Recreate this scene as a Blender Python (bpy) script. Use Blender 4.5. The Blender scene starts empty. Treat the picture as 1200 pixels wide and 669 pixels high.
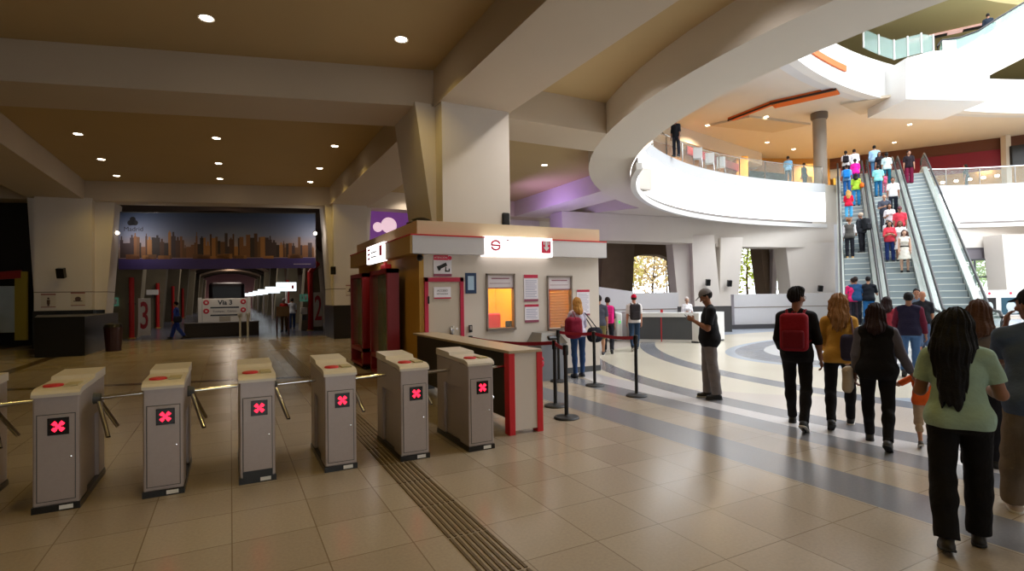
import bpy, bmesh, math, random
import numpy as np
from mathutils import Vector, Matrix, Euler
random.seed(7)
C = bpy.context.scene.collection
PI = math.pi
def lin(c):
    return tuple((x/12.92 if x <= .04045 else ((x+.055)/1.055)**2.4) for x in c)
def hexc(r, g, b): return lin((r/255, g/255, b/255))
MATS = {}
def mat(name, rgb, rough=.6, metal=0, emit=None, es=0, alpha=1, bump=0, bscale=40, var=0, vscale=6, spec=.5, trans=0, coat=0):
    if name in MATS: return MATS[name]
    m = bpy.data.materials.new(name); m.use_nodes = True
    nt = m.node_tree; b = nt.nodes['Principled BSDF']
    col = hexc(*rgb)+(1,)
    b.inputs['Base Color'].default_value = col
    b.inputs['Roughness'].default_value = rough; b.inputs['Metallic'].default_value = metal
    b.inputs['Specular IOR Level'].default_value = spec
    b.inputs['Transmission Weight'].default_value = trans
    b.inputs['Coat Weight'].default_value = coat
    if emit: b.inputs['Emission Color'].default_value = hexc(*emit)+(1,); b.inputs['Emission Strength'].default_value = es
    if alpha < 1: b.inputs['Alpha'].default_value = alpha
    tc = nt.nodes.new('ShaderNodeTexCoord')
    if var:
        n = nt.nodes.new('ShaderNodeTexNoise'); n.inputs['Scale'].default_value = vscale; n.inputs['Detail'].default_value = 4
        nt.links.new(tc.outputs['Object'], n.inputs['Vector'])
        mx = nt.nodes.new('ShaderNodeMix'); mx.data_type = 'RGBA'
        mx.inputs[6].default_value = tuple(x*(1-var) for x in col[:3])+(1,); mx.inputs[7].default_value = tuple(min(1, x*(1+var)) for x in col[:3])+(1,)
        nt.links.new(n.outputs['Fac'], mx.inputs[0]); nt.links.new(mx.outputs[2], b.inputs['Base Color'])
    if bump:
        n = nt.nodes.new('ShaderNodeTexNoise'); n.inputs['Scale'].default_value = bscale; n.inputs['Detail'].default_value = 3
        nt.links.new(tc.outputs['Object'], n.inputs['Vector'])
        bp = nt.nodes.new('ShaderNodeBump'); bp.inputs['Strength'].default_value = bump; bp.inputs['Distance'].default_value = .02
        nt.links.new(n.outputs['Fac'], bp.inputs['Height']); nt.links.new(bp.outputs['Normal'], b.inputs['Normal'])
    MATS[name] = m
    return m
def cloth(r, g, b): return mat('cloth_%d_%d_%d' % (r, g, b), (r, g, b), .9, bump=.35, bscale=28, var=.12, vscale=9, spec=.2)
def skin(r, g, b): return mat('skin_%d_%d_%d' % (r, g, b), (r, g, b), .55, var=.06, vscale=14, spec=.35)
def hairm(r, g, b): return mat('hair_%d_%d_%d' % (r, g, b), (r, g, b), .62, bump=.35, bscale=70, var=.3, vscale=25, spec=.18)

# ---------- objects
def tag(o, label=None, cat=None, group=None, kind=None):
    if label: o['label'] = label
    if cat: o['category'] = cat
    if group: o['group'] = group
    if kind: o['kind'] = kind
    return o
def thing(name, label, cat, loc=(0, 0, 0), rz=0, group=None):
    o = bpy.data.objects.new(name, None); C.objects.link(o)
    o.empty_display_size = .1
    o.location = loc; o.rotation_euler = (0, 0, rz)
    return tag(o, label, cat, group)
def link(name, me, parent=None, label=None):
    o = bpy.data.objects.new(name, me); C.objects.link(o)
    if parent is not None: o.parent = parent
    if label: o['label'] = label
    return o
def copy_tree(o, parent=None):
    c = o.copy(); C.objects.link(c)
    if parent is not None: c.parent = parent
    for ch in list(o.children): copy_tree(ch, c)
    return c
class MB:
    """collects shapes into one mesh"""
    def __init__(s): s.bm = bmesh.new(); s.mi = 0; s.mats = []
    def m(s, material):
        if material not in s.mats: s.mats.append(material)
        s.mi = s.mats.index(material); return s
    def faces(s, vs, fs):
        v = [s.bm.verts.new(p) for p in vs]
        for f in fs:
            try: s.bm.faces.new([v[i] for i in f]).material_index = s.mi
            except ValueError: pass
        return v
    def box(s, c, d, rz=0, rx=0, ry=0, bevel=0):
        R = Euler((rx, ry, rz)).to_matrix(); c = Vector(c)
        h = [x/2 for x in d]
        if bevel:
            b2 = bmesh.new(); bmesh.ops.create_cube(b2, size=1)
            for v in b2.verts: v.co = Vector((v.co.x*d[0], v.co.y*d[1], v.co.z*d[2]))
            bmesh.ops.bevel(b2, geom=list(b2.edges), offset=bevel, segments=2, profile=.5, affect='EDGES')
            b2.verts.index_update()
            s.faces([c+R@v.co for v in b2.verts], [[v.index for v in f.verts] for f in b2.faces]); b2.free(); return s
        P = [c+R@Vector((x*h[0], y*h[1], z*h[2])) for x in (-1, 1) for y in (-1, 1) for z in (-1, 1)]
        s.faces(P, [(0, 1, 3, 2), (4, 6, 7, 5), (0, 4, 5, 1), (2, 3, 7, 6), (0, 2, 6, 4), (1, 5, 7, 3)]); return s
    def b2(s, lo, hi, bevel=0):
        return s.box([(a+b)/2 for a, b in zip(lo, hi)], [abs(b-a) for a, b in zip(lo, hi)], bevel=bevel)
    def hexa(s, bot, top):
        n = len(bot); P = list(bot)+list(top)
        s.faces(P, [tuple(range(n))[::-1], tuple(range(n, 2*n))]+[(i, (i+1) % n, n+(i+1) % n, n+i) for i in range(n)]); return s
    def prism(s, poly, z0, z1):
        return s.hexa([(p[0], p[1], z0) for p in poly], [(p[0], p[1], z1) for p in poly])
    def tube(s, pts, r, n=8, r1=None, caps=True):
        pts = [Vector(p) for p in pts]; k = len(pts); ring = []
        up = Vector((0, 0, 1))
        for i, p in enumerate(pts):
            d = (pts[min(i+1, k-1)]-pts[max(i-1, 0)]).normalized()
            a = d.cross(up)
            if a.length < 1e-3: a = d.cross(Vector((0, 1, 0)))
            a.normalize(); b = d.cross(a)
            rr = r if r1 is None else r+(r1-r)*i/(k-1)
            ring.append([p+(a*math.cos(2*PI*j/n)+b*math.sin(2*PI*j/n))*rr for j in range(n)])
        V = [q for rg in ring for q in rg]; Fs = []
        for i in range(k-1):
            for j in range(n): Fs.append((i*n+j, i*n+(j+1) % n, (i+1)*n+(j+1) % n, (i+1)*n+j))
        if caps: Fs += [tuple(range(n))[::-1], tuple((k-1)*n+j for j in range(n))]
        s.faces(V, Fs); return s
    def lathe(s, prof, c=(0, 0, 0), n=20, axis='z', sx=1, sy=1):
        V = []; Fs = []
        for r, z in prof:
            for j in range(n):
                a = 2*PI*j/n; x, y = r*math.cos(a)*sx, r*math.sin(a)*sy
                p = (x, y, z) if axis == 'z' else ((x, z, y) if axis == 'y' else (z, x, y))
                V.append(Vector(p)+Vector(c))
        k = len(prof)
        for i in range(k-1):
            for j in range(n): Fs.append((i*n+j, i*n+(j+1) % n, (i+1)*n+(j+1) % n, (i+1)*n+j))
        Fs += [tuple(range(n))[::-1], tuple((k-1)*n+j for j in range(n))]
        s.faces(V, Fs); return s
    def build(s, name, material=None, parent=None, smooth=False, label=None):
        bmesh.ops.recalc_face_normals(s.bm, faces=list(s.bm.faces))
        me = bpy.data.meshes.new(name); s.bm.to_mesh(me); s.bm.free()
        for m in ([material] if material else []) + ([x for x in s.mats if x is not material]): me.materials.append(m)
        if smooth:
            for p in me.polygons: p.use_smooth = True
            try: me.set_sharp_from_angle(angle=math.radians(40))
            except Exception: pass
        return link(name, me, parent, label)
def text_mesh(name, body, size, material, parent=None, loc=(0, 0, 0), rot=(PI/2, 0, 0), depth=.004, align='CENTER', sx=1, bold=0):
    cu = bpy.data.curves.new(name, 'FONT'); cu.body = body; cu.size = size; cu.extrude = depth; cu.offset = bold
    cu.align_x = align; cu.align_y = 'CENTER'; cu.resolution_u = 3
    t = bpy.data.objects.new(name, cu); C.objects.link(t)
    dg = bpy.context.evaluated_depsgraph_get()
    me = bpy.data.meshes.new_from_object(t.evaluated_get(dg)); bpy.data.objects.remove(t); bpy.data.curves.remove(cu)
    me.materials.clear(); me.materials.append(material)
    o = link(name, me, parent); o.location = loc; o.rotation_euler = rot; o.scale = (sx, 1, 1)
    return o
def struct(o, label=None):
    o['kind'] = 'structure'
    if label: o['label'] = label
    return o
# ---------- where the camera stands (for reading positions off the ground plane)
F_PX = 630.; YAW = math.radians(27.65); RHO = .015; PITCH = math.atan(10.5/630); EYE = 1.7
fh = Vector((math.sin(YAW), math.cos(YAW), 0)); rh = Vector((math.cos(YAW), -math.sin(YAW), 0)); zh = Vector((0, 0, 1))
cf = fh*math.cos(PITCH)+zh*math.sin(PITCH); cu0 = zh*math.cos(PITCH)-fh*math.sin(PITCH)
cr = rh*math.cos(RHO)-cu0*math.sin(RHO); cup = cu0*math.cos(RHO)+rh*math.sin(RHO)
def ray(px, py): return cf+cr*((px-600)/F_PX)+cup*((334.5-py)/F_PX)
def onz(px, py, z=0): d = ray(px, py); return Vector((0, 0, EYE))+d*((z-EYE)/d.z)
def dep(px, py, D): d = ray(px, py); return Vector((0, 0, EYE))+d*(D/d.dot(fh))
# ---------- figures: signed-distance volumes turned into one continuous skin
def nets(f, lo, h):
    nx, ny, nz = f.shape; ins = f < 0
    c = np.zeros((nx-1, ny-1, nz-1), np.int16)
    for a in (0, 1):
        for b in (0, 1):
            for d in (0, 1): c += ins[a:nx-1+a, b:ny-1+b, d:nz-1+d]
    act = (c > 0) & (c < 8)
    idx = -np.ones(act.shape, np.int64); ii = np.argwhere(act); idx[act] = np.arange(len(ii))
    if len(ii) == 0: return None
    acc = np.zeros((len(ii), 3)); cnt = np.zeros(len(ii))
    cor = [(a, b, d) for a in (0, 1) for b in (0, 1) for d in (0, 1)]
    for p in cor:
        for ax in range(3):
            if p[ax]: continue
            q = list(p); q[ax] = 1
            v0 = f[ii[:, 0]+p[0], ii[:, 1]+p[1], ii[:, 2]+p[2]]; v1 = f[ii[:, 0]+q[0], ii[:, 1]+q[1], ii[:, 2]+q[2]]
            s = (v0 < 0) != (v1 < 0)
            t = np.where(s, v0/np.where(s, v0-v1, 1), 0)
            pos = np.array(p, float)[None, :].repeat(len(ii), 0); pos[:, ax] = t
            acc += pos*s[:, None]; cnt += s
    V = (ii+acc/cnt[:, None])*h+lo
    quads = []
    for ax in range(3):
        o = [1, 1, 1]; o[ax] = 0
        sl0 = tuple(slice(1, n-1) if k != ax else slice(0, n-1) for k, n in enumerate(f.shape))
        sl1 = tuple(slice(1, n-1) if k != ax else slice(1, n) for k, n in enumerate(f.shape))
        a, b = ins[sl0], ins[sl1]
        E = np.argwhere(a != b)
        if len(E) == 0: continue
        fl = a[E[:, 0], E[:, 1], E[:, 2]]
        u, w = (ax+1) % 3, (ax+2) % 3
        base = E.copy()
        cells = []
        for du, dw in ((0, 0), (1, 0), (1, 1), (0, 1)):
            q = base.copy(); q[:, u] += du; q[:, w] += dw
            cells.append(idx[q[:, 0], q[:, 1], q[:, 2]])
        Q = np.stack(cells, 1); Q[~fl] = Q[~fl][:, ::-1]
        quads.append(Q)
    return V, np.concatenate(quads)
class Vol:
    def __init__(s, lo, hi, h):
        s.h = h; s.lo = np.array(lo, float); n = np.ceil((np.array(hi)-s.lo)/h).astype(int)+2
        s.f = np.full(n, .3, np.float32)
        s.ax = [s.lo[i]+h*np.arange(n[i]) for i in range(3)]
    def win(s, lo, hi, pad):
        sl = []
        for i in range(3):
            a = int((lo[i]-pad-s.lo[i])/s.h); b = int((hi[i]+pad-s.lo[i])/s.h)+2
            sl.append(slice(max(a, 0), max(min(b, s.f.shape[i]), 0)))
        return tuple(sl)
    def grid(s, sl): return np.ix_(*[s.ax[i][sl[i]] for i in range(3)])
    def put(s, sl, d, k, op):
        cur = s.f[sl]
        if op == 'sub': s.f[sl] = np.maximum(cur, -d); return
        if k > 0:
            hh = np.maximum(k-np.abs(cur-d), 0)/k; s.f[sl] = np.minimum(cur, d)-hh*hh*k*.25
        else: s.f[sl] = np.minimum(cur, d)
    def cone(s, a, b, ra, rb, k=.02, clip=(), flat=None, op='add'):
        a = np.array(a, float); b = np.array(b, float); R = max(ra, rb)
        sl = s.win(np.minimum(a, b)-R, np.maximum(a, b)+R, k+2*s.h)
        if any(q.stop <= q.start for q in sl): return
        X, Y, Z = s.grid(sl); d = b-a; L2 = max(d@d, 1e-9)
        px, py, pz = X-a[0], Y-a[1], Z-a[2]
        t = np.clip((px*d[0]+py*d[1]+pz*d[2])/L2, 0, 1)
        ex, ey, ez = px-t*d[0], py-t*d[1], pz-t*d[2]
        if flat is not None:   # squash along a direction
            nrm, fac = np.array(flat[0], float), flat[1]
            dt = ex*nrm[0]+ey*nrm[1]+ez*nrm[2]
            ex, ey, ez = ex+nrm[0]*dt*(fac-1), ey+nrm[1]*dt*(fac-1), ez+nrm[2]*dt*(fac-1)
        D = np.sqrt(ex*ex+ey*ey+ez*ez)-(ra+t*(rb-ra))
        for (p, n) in clip: D = np.maximum(D, (X-p[0])*n[0]+(Y-p[1])*n[1]+(Z-p[2])*n[2])
        s.put(sl, D.astype(np.float32), k, op)
    def ell(s, c, r, k=.02, R=None, clip=(), op='add'):
        c = np.array(c, float); r = np.array(r, float); m = r.max() if R is not None else r
        sl = s.win(c-m, c+m, k+2*s.h)
        if any(q.stop <= q.start for q in sl): return
        X, Y, Z = s.grid(sl); x, y, z = X-c[0], Y-c[1], Z-c[2]
        if R is not None:
            x, y, z = (R[0][0]*x+R[1][0]*y+R[2][0]*z, R[0][1]*x+R[1][1]*y+R[2][1]*z, R[0][2]*x+R[1][2]*y+R[2][2]*z)
        k0 = np.sqrt((x/r[0])**2+(y/r[1])**2+(z/r[2])**2); k1 = np.sqrt((x/r[0]**2)**2+(y/r[1]**2)**2+(z/r[2]**2)**2)
        D = k0*(k0-1)/np.maximum(k1, 1e-6)
        for (p, n) in clip: D = np.maximum(D, (X-p[0])*n[0]+(Y-p[1])*n[1]+(Z-p[2])*n[2])
        s.put(sl, D.astype(np.float32), k, op)
    def rbox(s, c, hs, rad, k=.02, R=None):
        c = np.array(c, float); hs = np.array(hs, float); m = np.full(3, np.linalg.norm(hs)) if R is not None else hs
        sl = s.win(c-m, c+m, k+2*s.h)
        if any(q.stop <= q.start for q in sl): return
        X, Y, Z = s.grid(sl); x, y, z = X-c[0], Y-c[1], Z-c[2]
        if R is not None:
            x, y, z = (R[0][0]*x+R[1][0]*y+R[2][0]*z, R[0][1]*x+R[1][1]*y+R[2][1]*z, R[0][2]*x+R[1][2]*y+R[2][2]*z)
        q = [np.abs(v)-(hs[i]-rad) for i, v in enumerate((x, y, z))]
        D = np.sqrt(sum(np.maximum(v, 0)**2 for v in q))+np.minimum(np.maximum(np.maximum(q[0], q[1]), q[2]), 0)-rad
        s.put(sl, D.astype(np.float32), k, 'add')
    def cut(s, p, n):
        X, Y, Z = np.ix_(*s.ax)
        s.f = np.maximum(s.f, ((X-p[0])*n[0]+(Y-p[1])*n[1]+(Z-p[2])*n[2]).astype(np.float32))
    def wrinkle(s, amp, ph):
        X, Y, Z = np.ix_(*s.ax)
        s.f = s.f+(amp*(np.sin(23*Z+9*X+ph+2*np.sin(11*Y+ph))*np.sin(17*X-13*Y+ph)+.6*np.sin(41*Z-20*X+15*Y+ph))).astype(np.float32)
    def mesh(s, name, material, parent, label=None):
        for i in range(3):
            q = [slice(None)]*3; q[i] = 0; s.f[tuple(q)] = .1; q[i] = -1; s.f[tuple(q)] = .1
        r = nets(s.f, s.lo, s.h)
        if r is None: return None
        V, Q = r
        me = bpy.data.meshes.new(name); me.vertices.add(len(V)); me.vertices.foreach_set('co', V.astype(np.float32).ravel())
        me.loops.add(Q.size); me.loops.foreach_set('vertex_index', Q.astype(np.int32).ravel())
        me.polygons.add(len(Q)); me.polygons.foreach_set('loop_start', (np.arange(len(Q))*4).astype(np.int32))
        me.polygons.foreach_set('use_smooth', np.ones(len(Q), bool))
        me.update(calc_edges=True); me.materials.append(material)
        return link(name, me, parent, label)
def vec(*a): return np.array(a, float)
def unit(v): v = np.array(v, float); return v/np.linalg.norm(v)
def rotx(v, a): c, s = math.cos(a), math.sin(a); return vec(v[0], v[1]*c-v[2]*s, v[1]*s+v[2]*c)
def rotz(v, a): c, s = math.cos(a), math.sin(a); return vec(v[0]*c-v[1]*s, v[0]*s+v[1]*c, v[2])
STAND = dict(legR=(2, 3, 0), legL=(-3, 2, 0))
WALK = dict(legR=(19, 6, -8), legL=(-13, 22, 28))
WALK2 = dict(legL=(19, 6, -8), legR=(-13, 22, 28))
STEPUP = dict(legR=(2, 4, 0), legL=(-4, 4, 0))
ARM_DOWN = ((.10, .02, -1), (.06, .18, -1))
ARM_SWF = ((.10, .30, -1), (.03, .55, -1))
ARM_SWB = ((.12, -.28, -1), (.10, .02, -1))
ARM_RAIL = ((.25, .35, -1), (.15, 1, -.15))
ARM_CROSS = ((.12, .25, -1), (-.75, .75, .12))
ARM_PHONE = ((.10, .30, -1), (-.45, 1, .28))
ARM_HOLD = ((.14, .05, -1), (-.25, .9, .1))
def person(label, loc, face, h=1.7, fem=False, res=.012, pose=STAND, aR=ARM_DOWN, aL=ARM_DOWN, lean=3, build=1.0,
           sk=(150, 105, 80), top=(40, 40, 45), sleeve=.45, hem=.90, top2=None, trou=(30, 32, 40), loose=.012, leglen=1.0, skirt=None,
           shoe=(25, 25, 28), hair='short', hc=(25, 18, 15), cap=None, head=(0, 0), group=None, belt=None, glasses=False, cuff=None, grip=.5, vest=None, z=None):
    s = h/1.75
    if z is not None: loc = (loc[0], loc[1], z)
    P = thing('person', label, 'person', loc, face, group)
    la = math.radians(-lean)
    hipw = .088 if not fem else .095; sw = (.178 if not fem else .158)*(.6+.4*build)
    # legs first: thigh angle forward, knee bend, heel lift
    J = {}
    for sd, key, sg in (('R', 'legR', 1), ('L', 'legL', -1)):
        th, kn, hl = pose[key]; th = math.radians(th); kn = math.radians(kn)
        hip = vec(sg*hipw, 0, 0)
        td = unit((sg*.035, math.sin(th), -math.cos(th))); knee = hip+td*.425
        sdv = unit((sg*-.01, math.sin(th-kn), -math.cos(th-kn))); ank = knee+sdv*.41
        J[sd] = [hip, knee, ank, math.radians(hl)]
    low = min(J[q][2][2]-.085-(.10*max(math.sin(J[q][3]), 0) if J[q][3] > 0 else 0) for q in 'RL')
    dz = -low
    for q in 'RL':
        for i in range(3): J[q][i] = J[q][i]+vec(0, 0, dz)
    pel = vec(0, 0, dz+.03)
    def up(x, y, zz): return pel+rotx(vec(x, y, zz), la)
    chest = up(0, .005, .34); nb = up(0, -.015, .535)
    ht, hn = math.radians(head[0]), math.radians(head[1])      # turn (to the left +), nod (down +)
    nd = rotz(rotx(vec(0, .12, 1), -hn*.5), ht*.4); hc0 = nb+unit(nd)*.165
    def hd(x, y, zz): return hc0+rotz(rotx(vec(x, y, zz), -hn), ht)
    Rh = np.stack([rotz(rotx(vec(*e), -hn), ht) for e in ((1, 0, 0), (0, 1, 0), (0, 0, 1))], 1)
    arms = {}
    for sg, A, q in ((1, aR, 'R'), (-1, aL, 'L')):
        sh = up(sg*sw, -.01, .462)
        m = vec(sg, 1, 1)
        d1 = unit(vec(*A[0])*m); el = sh+d1*.285
        d2 = unit(vec(*A[1])*m); wr = el+d2*.25
        arms[q] = (sh, el, wr, d1, d2, sg)
    lo = np.min([J[q][i] for q in 'RL' for i in range(3)]+[a[i] for a in arms.values() for i in range(3)]+[hc0], 0)-vec(.25, .25, .1)
    hi = np.max([J[q][i] for q in 'RL' for i in range(3)]+[a[i] for a in arms.values() for i in range(3)]+[hc0], 0)+vec(.25, .25, .3)
    lo[2] = -.03
    lo[:2] = np.minimum(lo[:2], -.34); hi[:2] = np.maximum(hi[:2], .34)
    R = res/s
    def torso(v, g, k=.05, bust=True):
        b = build
        v.ell(up(0, -.01, .02), ((.160 if not fem else .168)*b+g, .112*b+g, .125), k)
        v.ell(up(0, -.005, .18), ((.138 if not fem else .122)*b+g, .098*b+g, .16), k)
        v.ell(up(0, -.005, .34), ((.160 if not fem else .142)*b+g, .112+g, .17), k)
        v.cone(up(-sw+.045, -.015, .462), up(sw-.045, -.015, .462), .05+g, .05+g, k)
        for sg in (1, -1):
            v.ell(up(sg*.072, -.068, .0), (.085*b+g*.6, .075+g*.6, .095), k)
            if fem and bust: v.ell(up(sg*.07, .085, .335), (.062+g*.5, .055+g*.5, .06), k)
            v.cone(up(sg*.05, -.02, .525), up(sg*(sw-.03), -.015, .468), .033+g, .042+g, k)
    def hand(v, wr, d2, sg, el):
        # palm facing inwards, four bent fingers, thumb from the side
        side = np.cross(d2, vec(0, 0, 1)) if abs(d2[2]) < .8 else vec(0, 1, 0)*1.0
        if abs(d2[2]) >= .8: w = unit(vec(0, 1, 0)-d2*d2[1])            # across the palm
        else: w = unit(vec(0, 0, 1)-d2*d2[2])
        pn = unit(np.cross(w, d2))*1.0
        if pn[0]*sg > 0: pn = -pn                                          # palm faces the body
        pc = wr+d2*.05
        v.cone(wr+d2*.015, wr+d2*.075, .026, .038, .012, flat=(pn, 1.9))
        for i, L in enumerate((.072, .08, .075, .06)):
            o = (1.5-i)*.0195
            b0 = wr+d2*.088+w*o; c1 = grip
            f1 = unit(d2+pn*c1*.5); f2 = unit(d2*(1-c1*.6)+pn*c1*1.3); f3 = unit(d2*(1-c1*1.4)+pn*c1*1.7)
            b1 = b0+f1*L*.45; b2 = b1+f2*L*.32; b3 = b2+f3*L*.23
            rr = max(.0085, R*.75)
            v.cone(b0-d2*.015, b1, rr*1.1, rr, .004); v.cone(b1, b2, rr, rr*.92, .003); v.cone(b2, b3, rr*.92, rr*.8, .003)
        t0 = wr+d2*.03+w*.028; t1 = t0+unit(w*.7+d2*.7+pn*.35)*.04; t2 = t1+unit(d2+pn*.6)*.03
        rr = max(.01, R*.8); v.cone(t0, t1, rr*1.3, rr, .008); v.cone(t1, t2, rr, rr*.8, .004)
    def hips(v, g):
        b = build
        v.ell(up(0, -.005, .13), ((.150 if not fem else .134)*b+.012+g, .106*b+.012+g, .17), .05)
        v.ell(up(0, -.01, .02), ((.160 if not fem else .166)*b+.016+g, .112*b+.018+g, .15), .05)
        for q, sg in (('R', 1), ('L', -1)):
            v.ell(up(sg*.068, -.062, .0), (.085*b+.012+g, .075+.012+g, .11), .05)
            hip, kn = J[q][0], J[q][1]; v.cone(hip, hip+(kn-hip)*.35, .075*(.5+.5*b)+.018+max(loose, 0)*.3+g, .078+max(loose, 0)*.5+g, .04)
    # --- body
    v = Vol(lo, hi, R)
    torso(v, -.004)
    v.cone(nb+vec(0, 0, -.04), hc0+vec(0, -.01, -.04), .055 if not fem else .047, .05 if not fem else .044, .03)
    v.ell(hd(0, -.008, .02), (.073, .092, .092), .02, Rh)
    v.cone(hd(0, .025, -.045), hd(0, .05, -.085), .055, .032, .03)           # jaw and chin
    v.cone(hd(-.03, .062, .018), hd(.03, .062, .018), .026, .026, .02)        # brow
    v.cone(hd(0, .083, .005), hd(0, .104, -.03), .008, .014, .012)            # nose
    v.ell(hd(0, .078, -.062), (.026, .016, .007), .006, Rh); v.ell(hd(0, .078, -.075), (.022, .015, .008), .006, Rh)
    for sg in (1, -1):
        v.ell(hd(sg*.032, .088, .0), (.017, .012, .011), .006, Rh, op='sub')
        v.ell(hd(sg*.040, .062, -.03), (.028, .028, .022), .02, Rh)
        v.ell(hd(sg*.077, -.005, -.012), (.010, .022, .032), .006, Rh)
    for q in 'RL':
        sh, el, wr, d1, d2, sg = arms[q]; ab = .72+.28*build
        v.cone(sh, el, .05*ab, .038*ab, .03); v.cone(el, wr, .040*ab, .026, .02)
        v.ell(el+d2*.07, (.036, .036, .036), .03)
        hand(v, wr, d2, sg, el)
        hip, kn, an, hl = J[q]
        v.cone(hip, kn, .08*(.5+.5*build), .052, .04); v.cone(kn, an, .05, .036, .03)
        dl = unit(an-kn); v.ell(kn+dl*.12+vec(0, -.018, 0), (.05, .052, .10), .04)
        fw = vec(sg*.10 if q == 'R' else -.10, 1, 0); fw = unit(fw); ff = unit(fw*math.cos(hl)+vec(0, 0, -1)*math.sin(hl)); fu = unit(vec(0, 0, 1)*math.cos(hl)+fw*math.sin(hl))
        J[q].append((ff, fu))
        v.cone(an-ff*.035-fu*.045, an+ff*.12-fu*.055, .034, .028, .02); v.cone(an, an+ff*.05-fu*.04, .036, .03, .02)
    body = v.mesh('body', skin(*sk), P)
    # eyes
    for sg in (1, -1):
        eb = MB(); c = hd(sg*.032, .0745, .0)
        eb.m(mat('eye_white', (190, 182, 175), .4)); eb.lathe([(.001, -.010), (.007, -.007), (.010, 0), (.007, .007), (.001, .010)], c, 10)
        eo = eb.build('eye', None, P, True)
        eb = MB(); c2 = hd(sg*.032, .0805, .0); eb.lathe([(.001, -.006), (.004, -.004), (.006, 0), (.004, .004), (.001, .006)], c2, 8)
        eb.build('iris', mat('eye_iris', (40, 25, 18), .3), eo, True)
    # --- shirt
    if top:
        v = Vol(lo, hi, R); g = .012 if vest is None else .010
        torso(v, g, .05)
        for q in 'RL':
            sh, el, wr, d1, d2, sg = arms[q]
            sl = sleeve if isinstance(sleeve, (int, float)) else sleeve[0 if q == 'R' else 1]
            if sl <= 0.02: continue
            up_l = min(sl, .5)*2; e1 = sh+(el-sh)*up_l; ab = .72+.28*build
            loosen = .006 if sl < .5 else .002
            r1 = .050*ab+(.038-.050)*ab*up_l
            if sl < .5: v.cone(sh, e1+d1*.03, .055*ab+.005, r1+.018+loosen, .03, clip=[(e1, d1)])
            else:
                v.cone(sh, el, .055*ab+.004, .050*ab+.004, .03)
                e2 = el+(wr-el)*((sl-.5)*2); v.cone(el, e2+d2*.03, .050*ab+.004, .036+.010, .02, clip=[(e2, d2)])
        if not skirt:
            hips(v, 0)
            v.cut(up(0, 0, hem-.93-.03), rotx(vec(0, 0, -1), la))
        v.wrinkle(.0022, loc[0]*3)
        v.ell(nb+vec(0, .02, .075), (.085, .09, .055), 0, op='sub')
        v.mesh('shirt' if not skirt else 'dress_top', cloth(*top), P)
    if vest:
        v = Vol(lo, hi, R); torso(v, .020, .05); hips(v, .008)
        v.cut(up(0, 0, hem-.965), rotx(vec(0, 0, -1), la))
        v.ell(nb+vec(0, .05, .03), (.10, .12, .08), 0, op='sub')
        v.mesh('vest', cloth(*vest), P)
    # --- trousers or skirt
    if skirt:
        col, ln = skirt
        v = Vol(lo, hi, R)
        v.cone(up(0, -.005, .16), vec(0, 0, dz-ln), .12*build, .24, .02, clip=[(vec(0, 0, dz-ln), vec(0, 0, -1)), (up(0, 0, .17), vec(0, 0, 1))], flat=((0, 1, 0), 1.25))
        v.wrinkle(.004, loc[1]); v.mesh('skirt', cloth(*col), P)
    elif trou:
        v = Vol(lo, hi, R)
        b = build
        v.ell(up(0, -.01, .02), ((.160 if not fem else .168)*b+.008, .112*b+.008, .125), .05)
        for q, sg in (('R', 1), ('L', -1)):
            v.ell(up(sg*.072, -.068, .0), (.085*b+.006, .075+.006, .095), .05)
            hip, kn, an, hl, (ff, fu) = J[q]
            lw = loose
            v.cone(hip, kn, .08*(.5+.5*b)+.010+lw*.3, .052+.006+lw, .03)
            e = kn+(an-kn)*max(leglen*2-1, 0) if leglen > .5 else hip+(kn-hip)*leglen*2
            dl = unit(an-kn)
            if leglen > .5:
                v.cone(kn, e+dl*.02, .052+.006+lw, .038+.006+lw*1.5+(.012*(1-leglen)), .03, clip=[(e, dl)]); v.ell(kn+dl*.12+vec(0, -.018, 0), (.053+lw, .055+lw, .10), .04)
            else:
                dl = unit(kn-hip); v.cut(e, vec(0, 0, -1))
        v.cut(up(0, 0, .135), rotx(vec(0, 0, 1), la))
        v.wrinkle(.0022+loose*.03, loc[1]*2); v.mesh('trousers', cloth(*trou), P)
    if belt:
        v = Vol(lo, hi, R); v.ell(up(0, -.005, .135), (.138*build+.016, .104*build+.014, .10), 0); v.cut(up(0, 0, .165), vec(0, 0, 1)); v.cut(up(0, 0, .115), vec(0, 0, -1)); v.mesh('belt', cloth(*belt), P)
    # --- shoes
    for q, sg in (('R', 1), ('L', -1)):
        hip, kn, an, hl, (ff, fu) = J[q]
        v = Vol(an-.25, an+.25, max(R, .008))
        so = an-fu*.082
        v.cone(an-ff*.035-fu*.045, an+ff*.135-fu*.052, .044, .038, .02, clip=[(so, -fu)]); v.cone(an+fu*.005, an+ff*.055-fu*.035, .047, .042, .02, clip=[(so, -fu), (an+fu*.02, fu)])
        so_ = v.mesh('shoe', mat('shoe_%d_%d_%d' % shoe, shoe, .6), P)
        v2 = Vol(an-.25, an+.25, max(R, .008)); v2.cone(an-ff*.038-fu*.07, an+ff*.138-fu*.07, .048, .041, 0, clip=[(so, -fu), (an-fu*.062, fu)])
        sm = v2.mesh('sole', mat('sole_light', (200, 195, 188), .7) if sum(shoe) > 160 or q == 'R' and sum(shoe) % 2 else mat('sole_dark', (22, 22, 24), .7), so_)
    # --- hair
    hl_, hh_ = hc0-vec(.3, .3, .75), hc0+vec(.3, .3, .25)
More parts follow.
